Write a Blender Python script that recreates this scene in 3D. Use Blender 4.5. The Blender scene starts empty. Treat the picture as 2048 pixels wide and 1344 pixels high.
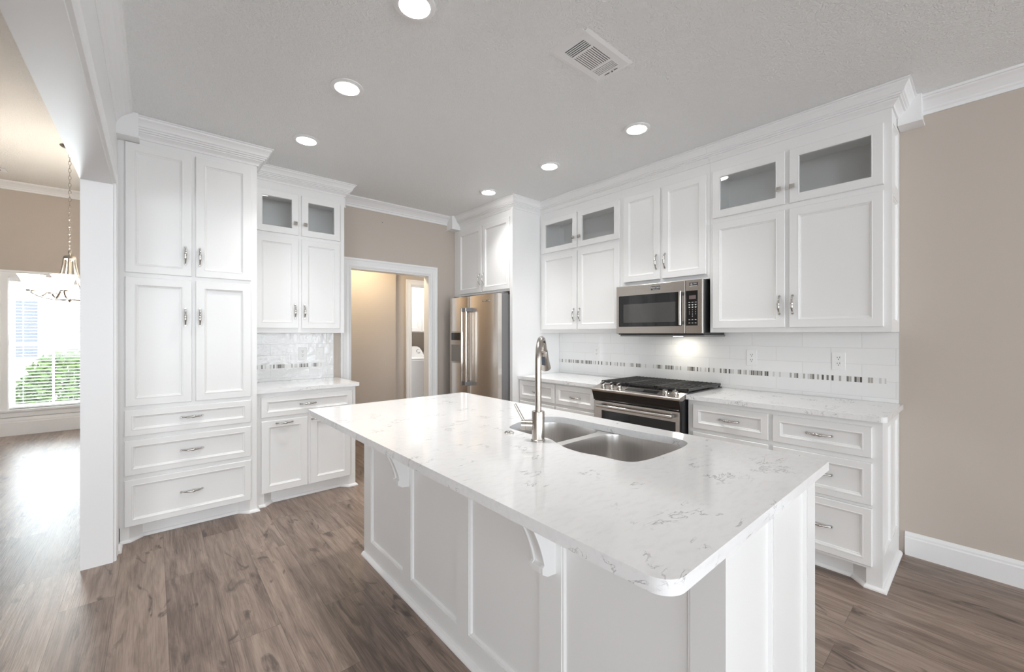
import bpy, bmesh, math, random
from mathutils import Vector, Matrix
from mathutils.geometry import tessellate_polygon
random.seed(7)
S = bpy.context.scene
COL = S.collection
PI = math.pi

# ------------------------------------------------------------------ camera, world, lights, exposure
cam = bpy.data.cameras.new('camera')
cam.sensor_width = 36.0
cam.sensor_fit = 'HORIZONTAL'
cam.lens = 826.85 / 2048 * 36.0
cam.shift_y = -3.44 / 2048
cam.clip_start = 0.02
camo = bpy.data.objects.new('camera', cam)
COL.objects.link(camo)
camo.location = (0, 0, 1.342)
camo.rotation_euler = (PI / 2, 0, -math.radians(40.94))
S.camera = camo
S.view_settings.view_transform = 'Standard'
S.view_settings.look = 'None'
S.view_settings.gamma = 1.0
S.view_settings.use_curve_mapping = False
S.view_settings.exposure = 0.96
try:
    S.cycles.use_denoising = True
    S.cycles.max_bounces = 10
    S.cycles.diffuse_bounces = 6
    S.cycles.glossy_bounces = 4
    S.cycles.transparent_max_bounces = 12
    S.cycles.sample_clamp_indirect = 6.0
    S.cycles.caustics_reflective = False
    S.cycles.caustics_refractive = False
except Exception:
    pass

W = bpy.data.worlds.new('sky')
S.world = W
W.use_nodes = True
W.node_tree.nodes['Background'].inputs[0].default_value = (0.86, 0.93, 1.0, 1)
W.node_tree.nodes['Background'].inputs[1].default_value = 2.0


def area(name, loc, rot, sx, sy, power, color):
    l = bpy.data.lights.new(name, 'AREA')
    l.shape = 'RECTANGLE'
    l.size, l.size_y, l.energy, l.color = sx, sy, power, color
    o = bpy.data.objects.new(name, l)
    COL.objects.link(o)
    o.location = loc
    o.rotation_euler = rot
    return o


# daylight from the south and dining windows, and two added side fills
area('south_window_daylight', (0.2, -7.85, 1.55), (PI / 2 + 0.28, 0, 0), 6.4, 2.4, 78, (0.87, 0.94, 1.0))
area('southwest_added_fill', (-4.45, -3.9, 1.55), (PI / 2 + 0.2, 0, -PI / 2), 4.4, 2.0, 74, (0.87, 0.94, 1.0))  # added fill to lift the west-facing cabinets and tile; source unseen
area('southeast_added_fill', (3.35, -5.0, 1.55), (PI / 2 + 0.2, 0, PI / 2), 3.6, 2.0, 55, (0.90, 0.95, 1.0))  # added fill to brighten the header and casing, no known window
area('north_window_daylight', (-1.057, 8.62, 1.25), (-PI / 2, 0, 0), 1.0, 1.7, 56, (0.85, 0.94, 1.0))

CAN_STRENGTH = 14.0
CAN_WATTS = 27.0


# ------------------------------------------------------------------ materials
def nodes(name):
    m = bpy.data.materials.new(name)
    m.use_nodes = True
    nt = m.node_tree
    return m, nt, nt.nodes['Principled BSDF']


def mat(name, col, rough=0.5, metal=0.0, emit=None, es=0.0, noise=0.0, nscale=40.0, bump=0.0, bscale=200.0, spec=0.5, coat=0.0):
    m, nt, b = nodes(name)
    b.inputs['Base Color'].default_value = (*col, 1)
    b.inputs['Roughness'].default_value = rough
    b.inputs['Metallic'].default_value = metal
    b.inputs['Specular IOR Level'].default_value = spec
    b.inputs['Coat Weight'].default_value = coat
    if emit:
        b.inputs['Emission Color'].default_value = (*emit, 1)
        b.inputs['Emission Strength'].default_value = es
    tc = nt.nodes.new('ShaderNodeTexCoord')
    if noise:
        n = nt.nodes.new('ShaderNodeTexNoise')
        n.inputs['Scale'].default_value = nscale
        n.inputs['Detail'].default_value = 4
        nt.links.new(tc.outputs['Object'], n.inputs['Vector'])
        mx = nt.nodes.new('ShaderNodeMix')
        mx.data_type = 'RGBA'
        mx.inputs[6].default_value = (*[c * (1 - noise) for c in col], 1)
        mx.inputs[7].default_value = (*[min(1, c * (1 + noise)) for c in col], 1)
        nt.links.new(n.outputs['Fac'], mx.inputs[0])
        nt.links.new(mx.outputs[2], b.inputs['Base Color'])
    if bump:
        n = nt.nodes.new('ShaderNodeTexNoise')
        n.inputs['Scale'].default_value = bscale
        n.inputs['Detail'].default_value = 3
        nt.links.new(tc.outputs['Object'], n.inputs['Vector'])
        bp = nt.nodes.new('ShaderNodeBump')
        bp.inputs['Strength'].default_value = bump
        bp.inputs['Distance'].default_value = 0.004
        nt.links.new(n.outputs['Fac'], bp.inputs['Height'])
        nt.links.new(bp.outputs['Normal'], b.inputs['Normal'])
    return m


def brushed(name, col, rough, axis):
    """stainless steel with fine grain running along one axis"""
    m, nt, b = nodes(name)
    b.inputs['Metallic'].default_value = 1
    b.inputs['Roughness'].default_value = rough
    tc = nt.nodes.new('ShaderNodeTexCoord')
    mp = nt.nodes.new('ShaderNodeMapping')
    sc = [260, 260, 260]
    sc['xyz'.index(axis)] = 4
    mp.inputs['Scale'].default_value = sc
    n = nt.nodes.new('ShaderNodeTexNoise')
    n.inputs['Scale'].default_value = 1
    n.inputs['Detail'].default_value = 3
    nt.links.new(tc.outputs['Object'], mp.inputs['Vector'])
    nt.links.new(mp.outputs['Vector'], n.inputs['Vector'])
    mx = nt.nodes.new('ShaderNodeMix')
    mx.data_type = 'RGBA'
    mx.inputs[6].default_value = (*[c * 0.9 for c in col], 1)
    mx.inputs[7].default_value = (*[min(1, c * 1.1) for c in col], 1)
    nt.links.new(n.outputs['Fac'], mx.inputs[0])
    nt.links.new(mx.outputs[2], b.inputs['Base Color'])
    bp = nt.nodes.new('ShaderNodeBump')
    bp.inputs['Strength'].default_value = 0.06
    bp.inputs['Distance'].default_value = 0.001
    nt.links.new(n.outputs['Fac'], bp.inputs['Height'])
    nt.links.new(bp.outputs['Normal'], b.inputs['Normal'])
    return m


M = {}
M['cab'] = mat('white_cabinet_paint', (0.84, 0.838, 0.83), 0.32, bump=0.03, bscale=90)
M['trim'] = mat('white_trim_paint', (0.84, 0.84, 0.84), 0.35)
M['wall'] = mat('beige_wall_paint', (0.53, 0.47, 0.415), 0.8, bump=0.08, bscale=220)
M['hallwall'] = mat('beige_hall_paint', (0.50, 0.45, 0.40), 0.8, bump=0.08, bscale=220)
M['plastic'] = mat('white_plastic', (0.85, 0.85, 0.84), 0.3)
M['dark'] = mat('black_plastic', (0.02, 0.02, 0.022), 0.3)
M['slot'] = mat('dark_slot', (0.03, 0.03, 0.03), 0.7)
M['iron'] = mat('cast_iron', (0.035, 0.034, 0.034), 0.45, bump=0.2, bscale=400)
M['black_glass'] = mat('black_glass', (0.012, 0.012, 0.013), 0.05, spec=0.6)
M['window_glass'] = mat('smoked_glass', (0.05, 0.048, 0.045), 0.06, spec=0.9)
M['enamel'] = mat('black_enamel', (0.015, 0.013, 0.012), 0.12)
M['chrome'] = mat('polished_nickel', (0.62, 0.60, 0.57), 0.12, 1.0)
M['nickel'] = brushed('brushed_nickel', (0.52, 0.49, 0.45), 0.24, 'z')
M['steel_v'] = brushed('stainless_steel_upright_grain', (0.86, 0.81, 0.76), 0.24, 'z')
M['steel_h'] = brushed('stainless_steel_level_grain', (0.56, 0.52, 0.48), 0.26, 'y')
M['sink'] = brushed('sink_steel', (0.74, 0.72, 0.70), 0.3, 'z')
M['grey_side'] = mat('grey_appliance_side', (0.20, 0.195, 0.195), 0.45)
M['lens'] = mat('lamp_lens', (1, 1, 1), 0.4, emit=(1.0, 0.99, 0.975), es=CAN_STRENGTH)
M['shade'] = mat('frosted_shade', (0.95, 0.93, 0.9), 0.5, emit=(1.0, 0.93, 0.82), es=14)
M['warm_lens'] = mat('warm_lamp_lens', (1, 1, 1), 0.4, emit=(1.0, 0.80, 0.52), es=34)
M['hood_lens'] = mat('cooktop_lamp_lens', (1, 1, 1), 0.4, emit=(1.0, 0.93, 0.8), es=50)
M['laundry_lens'] = mat('laundry_lamp_lens', (1, 1, 1), 0.4, emit=(1.0, 0.98, 0.95), es=38)
M['lcd'] = mat('display', (0.16, 0.12, 0.12), 0.15)
M['legend'] = mat('white_print', (0.75, 0.75, 0.72), 0.6)
M['sticker'] = mat('black_sticker', (0.05, 0.05, 0.055), 0.4)
M['appliance_white'] = mat('white_enamel', (0.82, 0.83, 0.84), 0.3)
M['ditch'] = mat('grey_button', (0.07, 0.085, 0.11), 0.3)
M['blind'] = mat('white_vinyl', (0.86, 0.86, 0.85), 0.5)
M['leaf'] = mat('shrub_leaf', (0.13, 0.24, 0.05), 0.6, noise=0.5, nscale=6)
M['siding'] = mat('pale_siding', (0.72, 0.71, 0.68), 0.8)
M['shutter'] = mat('grey_house_window', (0.22, 0.25, 0.30), 0.3)
M['lawn'] = mat('pale_gravel', (0.55, 0.54, 0.5), 0.9, noise=0.3, nscale=20)
M['blossom'] = mat('pink_blossom', (0.65, 0.12, 0.2), 0.6)


def ceiling_mat(name, col):
    m, nt, b = nodes(name)
    b.inputs['Base Color'].default_value = (*col, 1)
    b.inputs['Roughness'].default_value = 0.75
    tc = nt.nodes.new('ShaderNodeTexCoord')
    n = nt.nodes.new('ShaderNodeTexNoise')
    n.inputs['Scale'].default_value = 46
    n.inputs['Detail'].default_value = 5
    n.inputs['Distortion'].default_value = 1.6
    nt.links.new(tc.outputs['Object'], n.inputs['Vector'])
    r = nt.nodes.new('ShaderNodeValToRGB')
    r.color_ramp.elements[0].position = 0.42
    r.color_ramp.elements[1].position = 0.6
    nt.links.new(n.outputs['Fac'], r.inputs['Fac'])
    bp = nt.nodes.new('ShaderNodeBump')
    bp.inputs['Strength'].default_value = 0.6
    bp.inputs['Distance'].default_value = 0.004
    nt.links.new(r.outputs['Color'], bp.inputs['Height'])
    nt.links.new(bp.outputs['Normal'], b.inputs['Normal'])
    return m


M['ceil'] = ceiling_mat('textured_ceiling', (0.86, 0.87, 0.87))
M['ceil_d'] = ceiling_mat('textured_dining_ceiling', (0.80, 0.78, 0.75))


def glass_mat():
    m = bpy.data.materials.new('clear_glass')
    m.use_nodes = True
    nt = m.node_tree
    nt.nodes.clear()
    out = nt.nodes.new('ShaderNodeOutputMaterial')
    tr = nt.nodes.new('ShaderNodeBsdfTransparent')
    tr.inputs[0].default_value = (0.97, 0.975, 0.975, 1)
    gl = nt.nodes.new('ShaderNodeBsdfGlossy')
    gl.inputs['Roughness'].default_value = 0.01
    ge = nt.nodes.new('ShaderNodeNewGeometry')
    dt = nt.nodes.new('ShaderNodeVectorMath'); dt.operation = 'DOT_PRODUCT'
    nt.links.new(ge.outputs['Incoming'], dt.inputs[0]); nt.links.new(ge.outputs['Normal'], dt.inputs[1])
    ab = nt.nodes.new('ShaderNodeMath'); ab.operation = 'ABSOLUTE'
    nt.links.new(dt.outputs['Value'], ab.inputs[0])
    om = nt.nodes.new('ShaderNodeMath'); om.operation = 'SUBTRACT'; om.inputs[0].default_value = 1.0
    nt.links.new(ab.outputs[0], om.inputs[1])
    pw = nt.nodes.new('ShaderNodeMath'); pw.operation = 'POWER'; pw.inputs[1].default_value = 5.0
    nt.links.new(om.outputs[0], pw.inputs[0])
    mu = nt.nodes.new('ShaderNodeMath')
    mu.operation = 'MULTIPLY_ADD'
    mu.inputs[1].default_value = 0.95
    mu.inputs[2].default_value = 0.045
    mx = nt.nodes.new('ShaderNodeMixShader')
    nt.links.new(pw.outputs[0], mu.inputs[0])
    nt.links.new(mu.outputs[0], mx.inputs[0])
    nt.links.new(tr.outputs[0], mx.inputs[1])
    nt.links.new(gl.outputs[0], mx.inputs[2])
    nt.links.new(mx.outputs[0], out.inputs[0])
    return m


M['glass'] = glass_mat()


def quartz_mat():
    m, nt, b = nodes('white_quartz')
    L = nt.links.new
    N = nt.nodes.new
    tc = N('ShaderNodeTexCoord')
    # long soft direction of the figure lies along the island's short side
    mp = N('ShaderNodeMapping')
    mp.inputs['Rotation'].default_value = (0, 0, 0.5)
    mp.inputs['Scale'].default_value = (1.0, 2.6, 2.6)
    L(tc.outputs['Object'], mp.inputs['Vector'])
    n1 = N('ShaderNodeTexNoise')
    n1.inputs['Scale'].default_value = 5.0
    n1.inputs['Detail'].default_value = 7
    n1.inputs['Roughness'].default_value = 0.62
    n1.inputs['Distortion'].default_value = 1.3
    L(mp.outputs[0], n1.inputs['Vector'])
    # thin veins where the noise crosses its middle
    s = N('ShaderNodeMath'); s.operation = 'SUBTRACT'; s.inputs[1].default_value = 0.5
    a = N('ShaderNodeMath'); a.operation = 'ABSOLUTE'
    L(n1.outputs['Fac'], s.inputs[0]); L(s.outputs[0], a.inputs[0])
    r = N('ShaderNodeValToRGB')
    r.color_ramp.elements[0].position = 0.0
    r.color_ramp.elements[0].color = (1, 1, 1, 1)
    r.color_ramp.elements[1].position = 0.017
    r.color_ramp.elements[1].color = (0, 0, 0, 1)
    L(a.outputs[0], r.inputs['Fac'])
    # patches where veins may show
    n2 = N('ShaderNodeTexNoise')
    n2.inputs['Scale'].default_value = 7.5
    n2.inputs['Detail'].default_value = 3
    L(tc.outputs['Object'], n2.inputs['Vector'])
    r2 = N('ShaderNodeValToRGB')
    r2.color_ramp.elements[0].position = 0.56
    r2.color_ramp.elements[1].position = 0.62
    L(n2.outputs['Fac'], r2.inputs['Fac'])
    v = N('ShaderNodeMath'); v.operation = 'MULTIPLY'
    L(r.outputs['Color'], v.inputs[0]); L(r2.outputs['Color'], v.inputs[1])
    n3 = N('ShaderNodeTexNoise')
    n3.inputs['Scale'].default_value = 24
    n3.inputs['Detail'].default_value = 6
    L(mp.outputs[0], n3.inputs['Vector'])
    base = N('ShaderNodeMix'); base.data_type = 'RGBA'
    base.inputs[6].default_value = (0.815, 0.815, 0.82, 1)
    base.inputs[7].default_value = (0.86, 0.86, 0.86, 1)
    r3 = N('ShaderNodeValToRGB')
    r3.color_ramp.elements[0].position = 0.3
    r3.color_ramp.elements[1].position = 0.52
    L(n3.outputs['Fac'], r3.inputs['Fac'])
    L(r3.outputs['Color'], base.inputs[0])
    mx = N('ShaderNodeMix'); mx.data_type = 'RGBA'
    mx.inputs[7].default_value = (0.12, 0.118, 0.118, 1)
    vm = N('ShaderNodeMath'); vm.operation = 'MULTIPLY'; vm.inputs[1].default_value = 0.65
    L(v.outputs[0], vm.inputs[0]); L(vm.outputs[0], mx.inputs[0])
    L(base.outputs[2], mx.inputs[6])
    L(mx.outputs[2], b.inputs['Base Color'])
    b.inputs['Roughness'].default_value = 0.09
    return m


M['quartz'] = quartz_mat()


def plank_mat():
    m, nt, b = nodes('oak_planks')
    L = nt.links.new
    N = nt.nodes.new
    tc = N('ShaderNodeTexCoord')
    sx = N('ShaderNodeSeparateXYZ'); L(tc.outputs['Object'], sx.inputs[0])
    cb = N('ShaderNodeCombineXYZ')
    L(sx.outputs['Y'], cb.inputs['X']); L(sx.outputs['X'], cb.inputs['Y'])
    mp = N('ShaderNodeMapping')
    mp.inputs['Location'].default_value = (0.35, 0.346 + 0.198 * 30, 0)
    L(cb.outputs[0], mp.inputs['Vector'])
    br = N('ShaderNodeTexBrick')
    br.offset = 0.37
    br.offset_frequency = 2
    br.inputs['Scale'].default_value = 1
    br.inputs['Brick Width'].default_value = 1.25
    br.inputs['Row Height'].default_value = 0.198
    br.inputs['Mortar Size'].default_value = 0.0008
    br.inputs['Mortar Smooth'].default_value = 0.2
    br.inputs['Bias'].default_value = 0.0
    br.inputs['Color1'].default_value = (0, 0, 0, 1)
    br.inputs['Color2'].default_value = (1, 1, 1, 1)
    br.inputs['Mortar'].default_value = (0.3, 0.3, 0.3, 1)
    L(mp.outputs[0], br.inputs['Vector'])
    sep = N('ShaderNodeSeparateColor'); L(br.outputs['Color'], sep.inputs[0])
    # grain stretched along the plank, shifted per plank
    off = N('ShaderNodeCombineXYZ')
    k = N('ShaderNodeMath'); k.operation = 'MULTIPLY'; k.inputs[1].default_value = 37.0
    L(sep.outputs[0], k.inputs[0]); L(k.outputs[0], off.inputs['Z']); L(k.outputs[0], off.inputs['Y'])
    va = N('ShaderNodeVectorMath'); va.operation = 'ADD'
    L(cb.outputs[0], va.inputs[0]); L(off.outputs[0], va.inputs[1])
    mg = N('ShaderNodeMapping'); mg.inputs['Scale'].default_value = (1.1, 9.0, 1.0)
    L(va.outputs[0], mg.inputs['Vector'])
    g = N('ShaderNodeTexNoise')
    g.inputs['Scale'].default_value = 2.2; g.inputs['Detail'].default_value = 8
    g.inputs['Roughness'].default_value = 0.6; g.inputs['Distortion'].default_value = 0.9
    L(mg.outputs[0], g.inputs['Vector'])
    # fine fibres
    mf = N('ShaderNodeMapping'); mf.inputs['Scale'].default_value = (7, 230, 1.0)
    L(va.outputs[0], mf.inputs['Vector'])
    f = N('ShaderNodeTexNoise'); f.inputs['Scale'].default_value = 1.0; f.inputs['Detail'].default_value = 4
    f.inputs['Distortion'].default_value = 0.4
    L(mf.outputs[0], f.inputs['Vector'])
    # knots
    mk = N('ShaderNodeMapping'); mk.inputs['Scale'].default_value = (2.2, 6.5, 1.0)
    L(va.outputs[0], mk.inputs['Vector'])
    kn = N('ShaderNodeTexNoise'); kn.inputs['Scale'].default_value = 1.6; kn.inputs['Detail'].default_value = 6
    kn.inputs['Distortion'].default_value = 1.4
    L(mk.outputs[0], kn.inputs['Vector'])
    rk = N('ShaderNodeValToRGB')
    rk.color_ramp.elements[0].position = 0.61; rk.color_ramp.elements[1].position = 0.69
    L(kn.outputs['Fac'], rk.inputs['Fac'])
    c = N('ShaderNodeValToRGB')
    e = c.color_ramp.elements
    e[0].position = 0.27; e[0].color = (0.120, 0.085, 0.068, 1)
    e[1].position = 0.74; e[1].color = (0.350, 0.268, 0.218, 1)
    x = e.new(0.5); x.color = (0.230, 0.171, 0.138, 1)
    # combine grain + plank tone
    t1 = N('ShaderNodeMath'); t1.operation = 'MULTIPLY_ADD'; t1.inputs[1].default_value = 0.22; t1.inputs[2].default_value = -0.11
    L(sep.outputs[0], t1.inputs[0])
    t2 = N('ShaderNodeMath'); t2.operation = 'ADD'
    L(g.outputs['Fac'], t2.inputs[0]); L(t1.outputs[0], t2.inputs[1])
    t3 = N('ShaderNodeMath'); t3.operation = 'MULTIPLY_ADD'; t3.inputs[1].default_value = 0.52; t3.inputs[2].default_value = -0.26
    L(f.outputs['Fac'], t3.inputs[0])
    t4 = N('ShaderNodeMath'); t4.operation = 'ADD'
    L(t2.outputs[0], t4.inputs[0]); L(t3.outputs[0], t4.inputs[1])
    L(t4.outputs[0], c.inputs['Fac'])
    m1 = N('ShaderNodeMix'); m1.data_type = 'RGBA'
    m1.inputs[7].default_value = (0.05, 0.036, 0.03, 1)
    mm = N('ShaderNodeMath'); mm.operation = 'MULTIPLY'; mm.inputs[1].default_value = 0.75
    L(rk.outputs['Color'], mm.inputs[0]); L(mm.outputs[0], m1.inputs[0]); L(c.outputs['Color'], m1.inputs[6])
    m2 = N('ShaderNodeMix'); m2.data_type = 'RGBA'
    m2.inputs[7].default_value = (0.085, 0.062, 0.05, 1)
    L(br.outputs['Fac'], m2.inputs[0]); L(m1.outputs[2], m2.inputs[6])
    L(m2.outputs[2], b.inputs['Base Color'])
    b.inputs['Roughness'].default_value = 0.36
    bp = N('ShaderNodeBump'); bp.inputs['Strength'].default_value = 0.25; bp.inputs['Distance'].default_value = 0.002
    inv = N('ShaderNodeMath'); inv.operation = 'SUBTRACT'
    L(f.outputs['Fac'], inv.inputs[0]); L(br.outputs['Fac'], inv.inputs[1])
    L(inv.outputs[0], bp.inputs['Height']); L(bp.outputs['Normal'], b.inputs['Normal'])
    return m


M['floor'] = plank_mat()


def tile_mat(name, uaxis, ujoint, wave):
    m, nt, b = nodes(name)
    L = nt.links.new
    N = nt.nodes.new
    tc = N('ShaderNodeTexCoord')
    sx = N('ShaderNodeSeparateXYZ'); L(tc.outputs['Object'], sx.inputs[0])
    cb = N('ShaderNodeCombineXYZ')
    L(sx.outputs[uaxis], cb.inputs['X']); L(sx.outputs['Z'], cb.inputs['Y'])
    mp = N('ShaderNodeMapping')
    mp.inputs['Location'].default_value = (-ujoint + 0.325 * 20, -1.274 + 0.104 * 20, 0)
    L(cb.outputs[0], mp.inputs['Vector'])
    br = N('ShaderNodeTexBrick')
    br.offset = 0.5
    br.inputs['Scale'].default_value = 1
    br.inputs['Brick Width'].default_value = 0.325
    br.inputs['Row Height'].default_value = 0.104
    br.inputs['Mortar Size'].default_value = 0.0016
    br.inputs['Mortar Smooth'].default_value = 0.5
    br.inputs['Color1'].default_value = (0.85, 0.85, 0.845, 1)
    br.inputs['Color2'].default_value = (0.82, 0.82, 0.815, 1)
    br.inputs['Mortar'].default_value = (0.72, 0.71, 0.69, 1)
    L(mp.outputs[0], br.inputs['Vector'])
    L(br.outputs['Color'], b.inputs['Base Color'])
    b.inputs['Roughness'].default_value = 0.07
    n = N('ShaderNodeTexNoise'); n.inputs['Scale'].default_value = 22; n.inputs['Detail'].default_value = 2
    L(tc.outputs['Object'], n.inputs['Vector'])
    sc = N('ShaderNodeMath'); sc.operation = 'MULTIPLY'; sc.inputs[1].default_value = wave
    L(n.outputs['Fac'], sc.inputs[0])
    sb = N('ShaderNodeMath'); sb.operation = 'SUBTRACT'
    L(sc.outputs[0], sb.inputs[0]); L(br.outputs['Fac'], sb.inputs[1])
    bp = N('ShaderNodeBump'); bp.inputs['Strength'].default_value = 0.5; bp.inputs['Distance'].default_value = 0.0015
    L(sb.outputs[0], bp.inputs['Height']); L(bp.outputs['Normal'], b.inputs['Normal'])
    return m


M['tile_e'] = tile_mat('white_subway_tile_right', 'Y', 1.063, 0.6)
M['tile_n'] = tile_mat('white_subway_tile_back', 'X', 0.969, 3.0)


def mosaic_mat(name, uaxis):
    m, nt, b = nodes(name)
    L = nt.links.new
    N = nt.nodes.new
    tc = N('ShaderNodeTexCoord')
    sx = N('ShaderNodeSeparateXYZ'); L(tc.outputs['Object'], sx.inputs[0])
    q = N('ShaderNodeMath'); q.operation = 'DIVIDE'; q.inputs[1].default_value = 0.0135
    L(sx.outputs[uaxis], q.inputs[0])
    fl = N('ShaderNodeMath'); fl.operation = 'FLOOR'; L(q.outputs[0], fl.inputs[0])
    fr = N('ShaderNodeMath'); fr.operation = 'FRACT'; L(q.outputs[0], fr.inputs[0])
    wn = N('ShaderNodeTexWhiteNoise'); wn.noise_dimensions = '1D'
    L(fl.outputs[0], wn.inputs['W'])
    r = N('ShaderNodeValToRGB'); r.color_ramp.interpolation = 'CONSTANT'
    e = r.color_ramp.elements
    e[0].position = 0; e[0].color = (0.8, 0.8, 0.79, 1)
    e[1].position = 0.42; e[1].color = (0.42, 0.40, 0.37, 1)
    for p, cl in ((0.62, (0.20, 0.185, 0.17, 1)), (0.78, (0.62, 0.61, 0.59, 1)), (0.9, (0.11, 0.10, 0.095, 1))):
        x = e.new(p); x.color = cl
    L(wn.outputs['Value'], r.inputs['Fac'])
    lt = N('ShaderNodeMath'); lt.operation = 'LESS_THAN'; lt.inputs[1].default_value = 0.13
    L(fr.outputs[0], lt.inputs[0])
    mx = N('ShaderNodeMix'); mx.data_type = 'RGBA'; mx.inputs[7].default_value = (0.78, 0.78, 0.77, 1)
    L(lt.outputs[0], mx.inputs[0]); L(r.outputs['Color'], mx.inputs[6])
    L(mx.outputs[2], b.inputs['Base Color'])
    b.inputs['Roughness'].default_value = 0.12
    return m


M['mosaic_e'] = mosaic_mat('glass_mosaic_right', 'Y')
M['mosaic_n'] = mosaic_mat('glass_mosaic_back', 'X')


def brick_house_mat():
    m, nt, b = nodes('pale_house_brick')
    tc = nt.nodes.new('ShaderNodeTexCoord')
    sx = nt.nodes.new('ShaderNodeSeparateXYZ')
    cb = nt.nodes.new('ShaderNodeCombineXYZ')
    br = nt.nodes.new('ShaderNodeTexBrick')
    nt.links.new(tc.outputs['Object'], sx.inputs[0])
    nt.links.new(sx.outputs['X'], cb.inputs['X'])
    nt.links.new(sx.outputs['Z'], cb.inputs['Y'])
    nt.links.new(cb.outputs[0], br.inputs['Vector'])
    br.inputs['Scale'].default_value = 1
    br.inputs['Brick Width'].default_value = 0.21
    br.inputs['Row Height'].default_value = 0.075
    br.inputs['Mortar Size'].default_value = 0.008
    br.inputs['Color1'].default_value = (0.62, 0.55, 0.5, 1)
    br.inputs['Color2'].default_value = (0.72, 0.66, 0.6, 1)
    br.inputs['Mortar'].default_value = (0.8, 0.78, 0.75, 1)
    nt.links.new(br.outputs['Color'], b.inputs['Base Color'])
    b.inputs['Roughness'].default_value = 0.9
    return m


M['brick'] = brick_house_mat()


# ------------------------------------------------------------------ geometry helpers
def thing(name, label, cat, loc=(0, 0, 0), group=None):
    o = bpy.data.objects.new(name, None)
    o.empty_display_size = 0.05
    COL.objects.link(o)
    o.location = loc
    o['label'] = label
    o['category'] = cat
    if group:
        o['group'] = group
    return o


def tag(o, label, cat, group=None):
    o['label'] = label
    o['category'] = cat
    if group:
        o['group'] = group
    return o


def org(p):
    v = Vector((0, 0, 0))
    while p is not None:
        v += Vector(p.location)
        p = p.parent
    return v


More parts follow.
